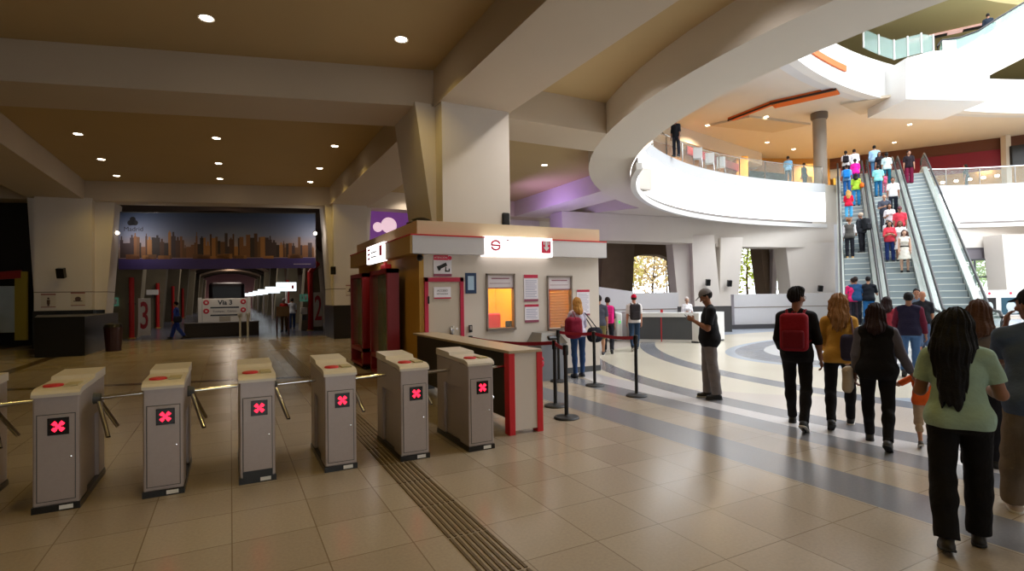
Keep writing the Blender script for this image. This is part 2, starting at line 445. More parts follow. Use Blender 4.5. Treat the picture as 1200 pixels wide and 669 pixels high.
    if hair:
        v = Vol(hl_, hh_, R*.8)
        fr = [(hd(0, .045, .045), unit(hd(0, 1, -.75)-hc0)), ]
        v.ell(hd(0, -.014, .028), (.084, .102, .102), 0, Rh, clip=[(hd(0, .062, .055), unit(hd(0, .75, -.65)-hc0))] + ([(hd(0, 0, -.05), unit(hd(0, .1, -1)-hc0))] if hair == 'short' else []))
        if hair in ('long', 'wavy', 'shoulder'):
            L = {'long': .56, 'wavy': .30, 'shoulder': .20}[hair]
            w = {'long': .122, 'wavy': .098, 'shoulder': .085}[hair]
            down = unit(up(0, -.02, -1)-pel)
            lx = -.025 if hair == 'long' else 0; p0 = hd(lx, -.045, -.02); p1 = nb+rotx(vec(lx*1.6, -.085, -.02), la); p2 = hc0+vec(-.05 if hair == 'long' else 0, -.135 if hair != 'wavy' else -.115, 0)+down*L
            v.cone(p0, p1, w, w*1.02, .04, flat=((0, 1, 0), 1.35)); v.cone(p1, p2, w*1.02, w*(.75 if hair != 'long' else .62), .04, flat=((0, 1, 0), 2.1))
            for sg in (1, -1): v.cone(hd(sg*.062, -.01, .01), nb+vec(sg*.085, -.04, 0), .040, .032, .03)
        if hair == 'quiff':
            v.ell(hd(0, .012, .092), (.074, .09, .052), .03, Rh); v.cut(hd(0, 0, -.055), unit(hd(0, .1, -1)-hc0))
        if hair == 'tail':
            v.ell(hd(0, -.115, .03), (.04, .04, .04), .02); v.cone(hd(0, -.13, .02), hd(0, -.14, -.17), .04, .02, .02)
        if hair == 'curly':
            rr = random.Random(3)
            for i in range(26):
                a, b = rr.uniform(0, 2*PI), rr.uniform(-.1, 1.0)
                v.ell(hd(.078*math.cos(a)*math.cos(b), -.02+.092*math.sin(a)*math.cos(b) if math.sin(a) < .6 else .02, .035+.085*math.sin(b)), (.026, .026, .026), .015)
        X, Y, Z = np.ix_(*v.ax)
        th = np.arctan2(X-hc0[0], Y-hc0[1]+.01); wv = {'wavy': 1.6, 'curly': .6}.get(hair, .5)
        amp = {'wavy': .010, 'long': .006, 'shoulder': .006, 'curly': .006, 'quiff': .006}.get(hair, .003)
        st = np.sin(15*th+wv*np.sin(22*(Z-hc0[2])+2*th))+.6*np.sin(37*th+1.3*np.sin(31*(Z-hc0[2])))
        if hair in ('long', 'wavy', 'shoulder'):
            zend = hc0[2]-{'long': .60, 'wavy': .36, 'shoulder': .27}[hair]
            v.f = np.maximum(v.f, (zend+.035*np.sin(9*th+1)+.025*np.sin(23*th)-Z).astype(np.float32)*.7)
        v.f = v.f+(amp*st+.3*amp*np.sin(70*Z+25*X)).astype(np.float32)
        v.mesh('hair', hairm(*hc), P)
    if cap:
        v = Vol(hl_+vec(0, 0, .5), hh_, R*.8)
        v.ell(hd(0, -.012, .035), (.088, .106, .100), 0, Rh, clip=[(hd(0, .0, .035), unit(hd(0, .12, -1)-hc0))])
        bd = 1 if cap[1] else -1
        v.cone(hd(0, .07*bd, .045), hd(0, .13*bd, .028), .07, .05, .01, flat=(unit(hd(0, .25*bd, 1)-hc0), 8))
        v.mesh('cap', cloth(*cap[0]), P)
    if glasses:
        g = MB()
        for sg in (1, -1):
            g.tube([hd(sg*.02, .101, .012), hd(sg*.05, .095, .012), hd(sg*.056, .09, -.006), hd(sg*.045, .095, -.02), hd(sg*.02, .101, -.018), hd(sg*.012, .103, -.004), hd(sg*.02, .101, .012)], .0028, 5)
            g.tube([hd(sg*.056, .09, .008), hd(sg*.082, .0, .008)], .0028, 5)
        g.tube([hd(-.012, .103, .0), hd(.012, .103, .0)], .0028, 5); g.build('glasses', mat('black_frame', (15, 15, 15), .3), P)
    P.scale = (s, s, s)
    P_info = dict(pel=pel*s, nb=nb*s, up=lambda x, y, zz: up(x, y, zz)*s, wr={q: arms[q][2]*s for q in 'RL'}, d2={q: arms[q][4] for q in 'RL'}, s=s, sh={q: arms[q][0]*s for q in 'RL'}, lean=la)
    return P, P_info
def world(P, p):
    """point in a person's frame (already scaled) -> world"""
    a = P.rotation_euler.z; q = rotz(vec(*p), a); return Vector(q)+P.location
def backpack(label, P, I, col, w=.30, hgt=.44, d=.17, col2=None, strap=None, low=.0):
    B = thing('backpack', label, 'backpack', world(P, I['up'](0, -.13-d/2-.01, .27-low)), P.rotation_euler.z)
    v = Vol((-w, -d-.05, -hgt), (w, d+.05, hgt), .010)
    R = Euler((I['lean'], 0, 0)).to_matrix(); R = np.array(R)
    v.rbox((0, 0, 0), (w/2, d/2, hgt/2), .06, 0, R)
    v.mesh('bag', cloth(*col), B)
    v = Vol((-w, -d-.15, -hgt), (w, d+.05, hgt), .010); v.rbox((0, -d/2-.01, -hgt*.18), (w*.38, .04, hgt*.24), .03, 0, R); v.mesh('front_pocket', cloth(*(col2 or col)), B)
    c = cloth(*(strap or col2 or col))
    for sg in (1, -1):
        x = sg*w*.33
        base = B.location
        pts = [I['up'](sg*.085, -.135, .46), I['up'](sg*.10, -.075, .535), I['up'](sg*.105, .005, .545), I['up'](sg*.115, .075, .50), I['up'](sg*.125, .125, .40), I['up'](sg*.15, .09, .26), I['up'](sg*.155, -.02, .17), I['up'](sg*.12, -.125, .13)]
        off = I['up'](0, -.13-d/2-.01, .27-low)
        m = MB(); m.tube([Vector(p-off) for p in pts], .016, 8); m.build('strap', c, B, True)
    tm = MB(); tm.tube([(-.03, .03, hgt/2-.02), (-.02, .03, hgt/2+.02), (.02, .03, hgt/2+.02), (.03, .03, hgt/2-.02)], .007, 6); tm.build('top_handle', c, B, True)
    return B
def handbag(label, P, I, off, size, col, sho='R', name='handbag', strapcol=None, cat='bag', tote=False):
    """bag hanging from a shoulder; off is its centre in the person's frame"""
    p0 = vec(*off)
    B = thing(name, label, cat, world(P, p0), P.rotation_euler.z)
    v = Vol(-vec(*size), vec(*size), .010)
    v.rbox((0, 0, 0), (size[0]/2, size[1]/2, size[2]/2), min(size)*.4, 0)
    if not tote: v.ell((0, 0, -size[2]*.1), (size[0]*.53, size[1]*.56, size[2]*.42), .03)
    v.wrinkle(.002, 1); v.mesh('bag', cloth(*col), B)
    s = I['sh'][sho] if sho in ('R', 'L') else vec(*sho); sg = 1 if sho == 'R' else -1
    top = s+vec(-.02*sg, 0, .055) if sho in ('R', 'L') else s
    m = MB()
    for yy in ((-.04, .05) if tote else (-.0,)):
        a = vec(0, yy-size[1]*.5 if tote else -size[1]*.45, size[2]*.42); b = vec(0, size[1]*.5+yy*.0 if tote else size[1]*.45, size[2]*.42)
        if tote: a, b = vec(-.0, -size[1]*.6+yy*.4, size[2]*.4), vec(.0, size[1]*.6+yy*.4, size[2]*.4)
        t = top-p0+vec(0, yy*.3, 0)
        m.tube([a, (a+t)/2+vec(0, -.02, 0), t+vec(0, -.03, -.005), t+vec(0, .03, -.005), (b+t)/2+vec(0, .02, 0), b], .010, 7)
    m.build('strap', cloth(*(strapcol or col)), B, True)
    return B
# ---------- the place
def ony(px, py, Y): d = ray(px, py); return Vector((0, 0, EYE))+d*(Y/d.y)
def onx(px, py, X): d = ray(px, py); return Vector((0, 0, EYE))+d*(X/d.x)
def sk(x, y): return y-.27*(min(x, 3.5)-3.5)          # the left hall's cross rows run a little askew
plaster = mat('plaster_white', (214, 206, 197), .75, var=.03, vscale=1.5, bump=.03, bscale=90)
soffit_m = mat('plaster_ceiling', (200, 186, 166), .8, var=.04, vscale=.8)
ring_m = mat('plaster_ring', (214, 206, 194), .7, var=.02, vscale=.8)
black_m = mat('black_cladding', (16, 15, 15), .3)
dkm = mat('dark_panel', (70, 72, 75), .5)
steel = mat('brushed_steel', (168, 156, 152), .42, metal=.35, bump=.02, bscale=200, var=.06, vscale=30)
chrome = mat('chrome', (215, 215, 215), .15, metal=1)
white_m = mat('white_panel', (225, 224, 222), .5, var=.02)
red_m = mat('red_paint', (196, 22, 34), .45)
crimson = mat('crimson_frame', (190, 28, 66), .45)
conc = mat('concrete', (120, 112, 92), .85, var=.18, vscale=2, bump=.2, bscale=18)
dconc = mat('dark_concrete', (112, 94, 78), .85, var=.2, vscale=2)
maroon = mat('maroon_band', (126, 14, 42), .6)
brown = mat('brown_bulkhead', (96, 52, 28), .6)
glass = mat('clear_glass', (205, 225, 220), .06, alpha=.10, spec=.5)
gglass = mat('green_glass', (140, 175, 165), .08, alpha=.45, spec=.6)
lamp_m = mat('lamp_glow', (255, 240, 220), .5, emit=(255, 236, 208), es=14)
orange_m = mat('orange_slot', (214, 98, 20), .6)
rubber = mat('black_rubber', (24, 24, 26), .55)

def floor_material():
    m = bpy.data.materials.new('floor_tiles'); m.use_nodes = True; nt = m.node_tree; L = nt.links.new
    b = nt.nodes['Principled BSDF']; tc = nt.nodes.new('ShaderNodeTexCoord'); sp = nt.nodes.new('ShaderNodeSeparateXYZ'); L(tc.outputs['Object'], sp.inputs[0])
    X, Y = sp.outputs[0], sp.outputs[1]
    def mth(op, a, b_=None, c=None):
        n = nt.nodes.new('ShaderNodeMath'); n.operation = op
        for i, v in enumerate((a, b_, c)):
            if v is None: continue
            if isinstance(v, (int, float)): n.inputs[i].default_value = v
            else: L(v, n.inputs[i])
        return n.outputs[0]
    def band(v, lo, hi): return mth('MULTIPLY', mth('GREATER_THAN', v, lo), mth('LESS_THAN', v, hi))
    def mix(fac, a, c):
        n = nt.nodes.new('ShaderNodeMix'); n.data_type = 'RGBA'
        L(fac, n.inputs[0]) if not isinstance(fac, float) else None
        for i, v in ((6, a), (7, c)):
            if isinstance(v, tuple): n.inputs[i].default_value = v+(1,) if len(v) == 3 else v
            else: L(v, n.inputs[i])
        return n.outputs[2]
    br = nt.nodes.new('ShaderNodeTexBrick'); L(tc.outputs['Object'], br.inputs['Vector']); br.offset = 0; br.inputs['Scale'].default_value = 1
    br.inputs['Brick Width'].default_value = .555; br.inputs['Row Height'].default_value = .607; br.inputs['Mortar Size'].default_value = .0045; br.inputs['Mortar Smooth'].default_value = .2
    br.inputs['Color1'].default_value = hexc(162, 149, 131)+(1,); br.inputs['Color2'].default_value = hexc(151, 137, 119)+(1,); br.inputs['Mortar'].default_value = hexc(122, 106, 86)+(1,)
    nz = nt.nodes.new('ShaderNodeTexNoise'); nz.inputs['Scale'].default_value = 45; nz.inputs['Detail'].default_value = 3; L(tc.outputs['Object'], nz.inputs['Vector'])
    n2 = nt.nodes.new('ShaderNodeTexNoise'); n2.inputs['Scale'].default_value = .35; L(tc.outputs['Object'], n2.inputs['Vector'])
    dx = mth('SUBTRACT', X, 24.); dy = mth('DIVIDE', mth('SUBTRACT', Y, 5.2), .88)
    R = mth('SQRT', mth('ADD', mth('MULTIPLY', dx, dx), mth('MULTIPLY', dy, dy)))
    ex = mth('DIVIDE', mth('SUBTRACT', X, 18.5), 6.7); ey = mth('DIVIDE', mth('SUBTRACT', Y, 8.5), 3.6)
    E_ = mth('SQRT', mth('ADD', mth('MULTIPLY', ex, ex), mth('MULTIPLY', ey, ey)))
    c = br.outputs['Color']
    c = mix(band(R, 0, 18.2), c, hexc(186, 182, 182))
    c = mix(band(R, 15.5, 17.), c, hexc(192, 182, 172))
    c = mix(band(R, 0, 15.), c, hexc(166, 174, 184))
    c = mix(band(E_, 1.1, 1.75), c, hexc(204, 196, 178))
    c = mix(band(E_, .0, .9), c, hexc(196, 196, 194))
    dk = hexc(116, 116, 120)
    near = mth('LESS_THAN', Y, 9.7)
    c = mix(mth('MULTIPLY', band(X, 4.47, 5.05), near), c, dk)
    c = mix(mth('MULTIPLY', band(X, 5.74, 6.2), near), c, dk)
    c = mix(band(R, 17., 17.47), c, dk); c = mix(band(R, 15., 15.5), c, hexc(122, 124, 130)); c = mix(band(E_, .9, 1.05), c, hexc(128, 130, 136))
    yy = mth('ADD', Y, mth('MULTIPLY', X, .29))
    left = mth('LESS_THAN', X, 3.0)
    c = mix(mth('MULTIPLY', band(yy, 12.55, 12.85), left), c, hexc(84, 66, 46))
    c = mix(band(X, -4.95, -4.65), c, hexc(92, 74, 52))
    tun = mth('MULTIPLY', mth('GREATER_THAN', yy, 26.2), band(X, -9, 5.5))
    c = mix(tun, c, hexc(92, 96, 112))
    # speckle and broad wear
    sp_ = nt.nodes.new('ShaderNodeMapRange'); L(nz.outputs['Fac'], sp_.inputs[0]); sp_.inputs[1].default_value = .3; sp_.inputs[2].default_value = .7; sp_.inputs[3].default_value = .93; sp_.inputs[4].default_value = 1.05
    vm = nt.nodes.new('ShaderNodeVectorMath'); vm.operation = 'SCALE'; L(c, vm.inputs[0]); L(sp_.outputs[0], vm.inputs['Scale'])
    L(vm.outputs[0], b.inputs['Base Color'])
    rr = nt.nodes.new('ShaderNodeMapRange'); L(n2.outputs['Fac'], rr.inputs[0]); rr.inputs[3].default_value = .16; rr.inputs[4].default_value = .30
    L(rr.outputs[0], b.inputs['Roughness']); b.inputs['Specular IOR Level'].default_value = .55
    return m
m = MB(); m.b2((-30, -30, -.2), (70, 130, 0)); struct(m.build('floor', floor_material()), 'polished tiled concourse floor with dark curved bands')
# tactile strip: long ridges
m = MB()
for k in range(7):
    x = 1.34+k*.045
    for j in range(42): m.b2((x, -2+j*.62, 0), (x+.022, -2+j*.62+.60, .006))
struct(m.build('trim_1', mat('tactile', (84, 66, 38), .55)), 'ribbed tactile guide strip set in the floor')

# ---- upper slab with the oval opening
def ell_pt(t, off=0, cx=24., cy=5.2, aL=15.7, aR=20., b=13.8):
    a = aL if math.cos(t) < 0 else aR
    return ((cx+(a+off)*math.cos(t)), cy+(b+off)*math.sin(t))
NS = 120
TS = [2*PI*i/NS for i in range(NS)]
def ring_band(m, off0, off1, z0, z1, ts=TS, closed=True, **kw):
    """solid ring between two offsets of the opening"""
    n = len(ts); V = []
    for t in ts:
        for o, z in ((off0, z0), (off1, z0), (off1, z1), (off0, z1)): V.append(ell_pt(t, o, **kw)+(z,))
    Fs = []
    for i in range(n if closed else n-1):
        j = (i+1) % n
        for k in range(4): Fs.append((i*4+k, i*4+(k+1) % 4, j*4+(k+1) % 4, j*4+k))
    if not closed: Fs += [(0, 1, 2, 3), ((n-1)*4+3, (n-1)*4+2, (n-1)*4+1, (n-1)*4)]
    m.faces(V, Fs)
ZS, ZP, Z2 = 5.5, 6.24, 7.6
def holed_slab(name, material, z0, z1, lo, hi, off, label, **kw):
    m = MB(); V = []; n = NS
    for t in TS: V.append(ell_pt(t, off, **kw))
    cx, cy = kw.get('cx', 24.), kw.get('cy', 5.2)
    out = []
    for t, p in zip(TS, V):
        d = Vector((p[0]-cx, p[1]-cy)); ks = []
        for ax, (l, h) in enumerate(zip(lo, hi)):
            o = (cx, cy)[ax]
            if d[ax] > 1e-9: ks.append((h-o)/d[ax])
            elif d[ax] < -1e-9: ks.append((l-o)/d[ax])
        k = min(ks); out.append((cx+d.x*k, cy+d.y*k))
    P = [p+(z0,) for p in V]+[p+(z0,) for p in out]+[p+(z1,) for p in V]+[p+(z1,) for p in out]; Fs = []
    for i in range(n):
        j = (i+1) % n
        Fs += [(i, j, n+j, n+i), (2*n+i, 3*n+i, 3*n+j, 2*n+j), (i, 2*n+i, 2*n+j, j), (n+i, n+j, 3*n+j, 3*n+i)]
    m.faces(P, Fs)
    # the four outer corners
    for cxn in (lo[0], hi[0]):
        for cyn in (lo[1], hi[1]): pass
    return struct(m.build(name, material), label)
holed_slab('ceiling', mat('ceiling_tan', (190, 166, 122), .8, var=.04, vscale=.8), ZP, Z2, (-30, -24), (46, 34), .9, 'recessed plaster ceiling panels of the lower concourse')
m = MB(); ring_band(m, .0, 1.3, ZS, ZP+.02)
ring_band(m, .02, .9, ZP+.021, Z2)
struct(m.build('ceiling_ring', ring_m, smooth=True), 'broad white ring beam around the oval opening')
m = MB(); ring_band(m, 1.295, 8.5, ZS+.003, ZP-.02, [math.radians(a) for a in range(66, 118, 3)], False); struct(m.build('ceiling', plaster), 'flat white soffit between ring and far columns')
def beam(name, lo, hi, skew=False, label=None, material=None):
    m = MB()
    if skew:
        P = [(lo[0], sk(lo[0], lo[1])), (hi[0], sk(hi[0], lo[1])), (hi[0], sk(hi[0], hi[1])), (lo[0], sk(lo[0], hi[1]))]
        m.prism(P, lo[2], hi[2])
    else: m.b2((lo[0], lo[1], lo[2]+.002), hi)
    return struct(m.build(name, material or soffit_m), label)
U1, U0 = (3.65, 5.2), (-6.58, -4.85)
beam('ceiling_beam', (U1[0], -8, ZS), (U1[1], 10.3, ZP+.05), label='long ceiling beam running overhead to the booth column')
beam('ceiling_beam', (U1[0], 11.7, ZS), (U1[1], 23.2, ZP+.05), label='ceiling beam behind the booth column')
beam('ceiling_beam', (U0[0], -8, ZS), (U0[1], 25.8, ZP+.05), label='ceiling beam along the far left')
beam('ceiling_beam', (-30, 10.25, ZS), (3.65, 11.7, ZP+.05), True, 'cross beam spanning the left hall')
beam('ceiling_beam', (3.6, 10.25, ZS+.004), (8.9, 11.7, ZP+.05), label='cross beam from booth column to ring')
beam('ceiling_beam', (-30, 23.1, ZS), (3.65, 24.1, ZP+.05), True, 'cross beam above the tunnel mouth')
beam('ceiling_beam', (5.2, 23.1, ZS), (18, 24.1, ZP+.05), label='cross beam behind the ticket booth')
beam('ceiling_beam', (12.3, 15.2, ZS+.004), (13.9, 23.2, ZP+.05), label='beam with a violet-lit side behind the ring', material=plaster)
beam('ceiling_beam', (-30, -3.4, ZS), (8.6, -2, ZP+.05), label='cross beam behind the gates')
def column(cx, cy, ca, cb, p, fy, zt, label, rz=0, zb=0, tb=0., clad=True, groove=2.02, cr_=None, left=None):
    """cross-plan column: a core that flares towards the beam and a straight pilaster on each side"""
    m = MB(); R = Matrix.Rotation(rz, 3, 'Z')
    def q(x, y, z): v = R@Vector((x, y, 0)); return (cx+v.x, cy+v.y, z)
    d = .75; la, lb_ = left or (ca, cb)
    m.hexa([q(-lb_, -d, zb), q(cb, -d, zb), q(cb, d, zb), q(-lb_, d, zb)], [q(-la, -d, zt), q(cr_ or ca, -d, zt), q(cr_ or ca, d, zt), q(-la, d, zt)])
    for sg in (-1, 1): m.hexa([q(-p, sg*(d-.01), zb), q(p, sg*(d-.01), zb), q(p, sg*fy, zb), q(-p, sg*fy, zb)][::sg], [q(-p, sg*(d-.01), zt), q(p, sg*(d-.01), zt), q(p, sg*(fy+tb), zt), q(-p, sg*(fy+tb), zt)][::sg])
    o = struct(m.build('column', plaster), label)
    if clad:
        m = MB(); e = .03
        m.prism([q(-lb_-e-.04, -d-e, 0)[:2], q(cb+e+.04, -d-e, 0)[:2], q(cb+e+.04, d+e, 0)[:2], q(-lb_-e-.04, d+e, 0)[:2]], 0, 1.35)
        m.prism([q(-p-e, -fy-e, 0)[:2], q(p+e, -fy-e, 0)[:2], q(p+e, fy+e, 0)[:2], q(-p-e, fy+e, 0)[:2]], 0, 1.36)
        struct(m.build('column_plinth', black_m), 'black cladding around the foot of a column')
        m = MB(); e = .008
        m.prism([q(-p-e, -fy-e, 0)[:2], q(p+e, -fy-e, 0)[:2], q(p+e, fy+e, 0)[:2], q(-p-e, fy+e, 0)[:2]], groove, groove+.03)
        cg = cb+(ca-cb)*groove/zt+e
        cl_ = lb_+(la-lb_)*groove/zt+e
        m.prism([q(-cl_, -d-e, 0)[:2], q(cg, -d-e, 0)[:2], q(cg, d+e, 0)[:2], q(-cl_, d+e, 0)[:2]], groove, groove+.03)
        struct(m.build('column_groove', mat('groove', (120, 108, 96), .8)), 'shadow groove around a column')
    return o
column(4.42, 11.0, 1.16, .80, .74, 1.12, ZS+.05, 'flared white column rising through the ticket booth', zb=2.9, clad=False, cr_=.80)
column(4.42, 23.9, .95, .62, .68, 1.15, ZS+.05, 'flared column right of the tunnel mouth')
column(-5.42, 26.3, 1.48, 1.08, .84, 1.2, ZS+.05, 'flared column left of the tunnel mouth', left=(1.15, .85))
m = MB(); m.prism([(-5.25, 21.1), (-4.0, 20.9), (-3.85, 25.5), (-6.3, 25.7)], 0, 1.22); struct(m.build('column_plinth', black_m), 'black stone base in front of the left column')
# ---- left shop front and the walls nobody sees well
m = MB(); m.prism([(-20, 31.2), (-6.3, 27.6), (-6.2, 28.0), (-20, 31.6)], 0, ZP); struct(m.build('wall_left', mat('dark_shopfront', (26, 22, 20), .5)), 'dark shop front beyond the left column')
m = MB(); m.b2((-16, -24, 0), (-15.6, 34, ZP)); struct(m.build('wall_west', soffit_m), 'plain wall far left')
m = MB(); m.b2((9, -23.9, 0), (14, -23.6, ZP)); m.b2((-16, -23.9, 0), (-3, -23.6, ZP)); m.b2((14, -24, 0), (14.4, -13, Z2)); m.b2((14, -13.4, 0), (70, -13, Z2)); m.b2((-14, -13.4, Z2), (70, -13, 19)); struct(m.build('wall_behind', soffit_m), 'plain wall behind the viewer, with an opening added for daylight')  # gap is an added opening, sized for the daylight it lets in
# wall of the corridor behind the booth
m = MB(); m.prism([(5.2, 24.1), (14.3, 24.1), (14.3, 24.4), (5.2, 24.4)], 0, ZS); struct(m.build('wall_back', plaster), 'white wall behind the ticket booth')
m = MB(); m.b2((46, -13, 0), (46.4, 7, Z2)); struct(m.build('wall_right', plaster), 'plain wall far right')

# ---- far perimeter of the atrium, ground level
W0, W1, W2, W3 = dep(688, 340, 23.6), dep(985, 340, 24.6), dep(1120, 340, 30.5), dep(1300, 340, 30.5)
def wall_seg(name, a, b, z0, z1, material, th=.3, label=None, z1b=None):
    a = Vector((a[0], a[1])); b = Vector((b[0], b[1])); n = Vector((-(b-a).y, (b-a).x)).normalized()*th
    if n.dot(Vector((fh.x, fh.y))) < 0: n = -n
    m = MB(); P = [a, b, b+n, a+n]; zz = [z1, z1b if z1b is not None else z1]*1
    m.hexa([(p.x, p.y, z0) for p in P], [(P[0].x, P[0].y, zz[0]), (P[1].x, P[1].y, zz[1]), (P[2].x, P[2].y, zz[1]), (P[3].x, P[3].y, zz[0])])
    return struct(m.build(name, material), label)
def mixp(a, b, t): return a+(b-a)*t
panel = mat('far_panel', (196, 194, 196), .55, var=.02)
A0, A1 = dep(688, 340, 23.2), dep(742, 340, 23.4)
wall_seg('wall_far', A0, A1, 0, 2.05, panel, label='white panelled parapet left of the far column', z1b=1.75)
wall_seg('wall_far', A1, dep(795, 340, 23.6), 0, 1.68, panel, label='white panelled parapet under the first opening')
wall_seg('wall_far', dep(860, 340, 24.2), W1, 0, 1.55, panel, label='white panelled parapet under the second opening')
wall_seg('wall_far', W1, W2, 0, 1.3, panel, label='white parapet behind the escalators')
wall_seg('wall_far', W2, W3, 0, 1.25, panel, label='white parapet at far right')
gm = mat('groove', (120, 108, 96), .8)
for a, b, zz in ((A0, dep(795, 340, 23.6), .95), (dep(860, 340, 24.2), W1, .95)):
    wall_seg('trim_2', a+Vector((fh.x, fh.y, 0))*-.012, b+Vector((fh.x, fh.y, 0))*-.012, zz, zz+.03, gm, .02, 'panel joint along the far parapet')
wall_seg('baseboard_far', dep(850, 340, 24.0)-fh*.03, W1-fh*.03, 0, .2, mat('dark_base', (60, 58, 60), .6), .05, 'dark skirting along the far parapet')
# haunched perimeter beam above the openings
wall_seg('ceiling_beam', dep(660, 340, 24.6), dep(840, 340, 28.2), 4.2, ZS-.01, plaster, 1.2, 'white beam above the first far opening')
wall_seg('ceiling_beam', dep(840, 340, 28.2), dep(1000, 340, 30.4), 4.05, ZS-.01, plaster, 1.2, 'white beam above the second far opening')
wall_seg('ceiling_beam', dep(1000, 340, 30.4), dep(1120, 340, 31.0), 4.0, ZS-.01, plaster, 1.0, 'white beam behind the escalators')
wall_seg('ceiling_beam', dep(1115, 340, 31), dep(1300, 340, 31), 4.0, ZS-.01, plaster, 1.2, 'white beam at far right')
wall_seg('ceiling_beam', dep(1100, 340, 31.1), dep(1182, 340, 31.1), 3.3, 4.0, mat('grey_header', (120, 114, 120), .7), .6, 'grey header above the far right window')
def slab4(px0t, px1t, px0b, px1b, D, z0, z1, th, label, material=plaster):
    """tapered pier facing the hall"""
    m = MB(); f2 = Vector((fh.x, fh.y, 0))
    def P(px, z, o): v = dep(px, 340, D)+f2*o; return (v.x, v.y, z)
    m.hexa([P(px0b, z0, 0), P(px1b, z0, 0), P(px1b, z0, th), P(px0b, z0, th)], [P(px0t, z1, 0), P(px1t, z1, 0), P(px1t, z1, th), P(px0t, z1, th)])
    return struct(m.build('column', material), label)
slab4(788, 814, 796, 815, 28.0, 0, 4.9, 1.2, 'left flank of the splayed far column')
slab4(812, 838, 814, 846, 27.6, 0, 4.6, 1.4, 'front face of the splayed far column')
slab4(846, 872, 842, 862, 28.0, 0, 4.5, 1.2, 'right flank of the splayed far column')
slab4(922, 988, 930, 990, 29.6, 0, 4.3, 1.4, 'broad white pier left of the escalators')
slab4(1176, 1230, 1182, 1230, 29.6, 0, 4.6, 1.2, 'white pier at the far right')
wall_seg('column_plinth', dep(796, 340, 22.5), dep(857, 340, 22.5), 0, 1.08, mat('dark_panel2', (58, 56, 56), .5), .3, 'dark panel around the foot of the splayed column')
# outside structure seen through the openings
def outpost(pxt, pxb, w, D, z1, label):
    m = MB(); a = dep(pxb, 340, D); b = dep(pxt, 340, D)
    def Q(c, z): return [(c.x-w/2, c.y-w/2, z), (c.x+w/2, c.y-w/2, z), (c.x+w/2, c.y+w/2, z), (c.x-w/2, c.y+w/2, z)]
    m.hexa(Q(a, 0), Q(b, z1)); return struct(m.build('column', dconc), label)
outpost(712, 704, 1.5, 31, 5.4, 'dark concrete post outside, far left opening'); outpost(728, 722, 1.3, 34, 5.4, 'dark concrete raking post outside the left opening')
outpost(791, 797, .9, 37, 5.4, 'slim dark post outside the left opening'); outpost(889, 899, .75, 33, 5.4, 'dark raking post outside the second opening')
slab4(908, 914, 903, 908, 32.4, 0, 5.2, .6, 'pale fin outside the second opening', mat('pale_fin', (190, 182, 184), .7))
m = MB()
pts = [(dep(px, 340, 36), z) for px, z in ((715, 3.3), (735, 4.0), (755, 4.25), (775, 4.2), (795, 3.7), (800, 3.5))]
for (a, z), (b, z2) in zip(pts[:-1], pts[1:]):
    f2 = fh*1.2
    m.hexa([(a.x, a.y, z), (b.x, b.y, z2), (b.x+f2.x, b.y+f2.y, z2), (a.x+f2.x, a.y+f2.y, z)], [(a.x, a.y, 5.45), (b.x, b.y, 5.45), (b.x+f2.x, b.y+f2.y, 6.5), (a.x+f2.x, a.y+f2.y, 6.5)])
struct(m.build('ceiling_beam', dconc), 'dark concrete arch outside the left opening')
m = MB(); a, b, c, d = dep(660, 340, 26.2), dep(1000, 340, 31.8), dep(1000, 340, 37.5), dep(660, 340, 37.5)
m.prism([(p.x, p.y) for p in (a, b, c, d)], 5.46, 5.6); struct(m.build('ceiling', dconc), 'dark outdoor canopy soffit')
# window with mullions, far right
WN = thing('window_1', 'gridded window behind the far right parapet', 'window'); WN['kind'] = 'structure'
wa, wb = dep(1122, 340, 30.8), dep(1186, 340, 30.8); wd = (wb-wa); wd.z = 0
m = MB()
for t in (0, .33, .66, 1): p = wa+wd*t; m.tube([(p.x, p.y, 1.2), (p.x, p.y, 3.3)], .05, 6)
for z in (1.25, 2.3, 3.3): m.tube([(wa.x, wa.y, z), (wb.x, wb.y, z)], .05, 6)
m.build('window_frame', dkm, WN)
m = MB(); m.hexa([(wa.x, wa.y, 1.2), (wb.x, wb.y, 1.2), (wb.x+.01, wb.y+.02, 1.2), (wa.x+.01, wa.y+.02, 1.2)], [(wa.x, wa.y, 3.3), (wb.x, wb.y, 3.3), (wb.x+.01, wb.y+.02, 3.3), (wa.x+.01, wa.y+.02, 3.3)]); m.build('pane', glass, WN)
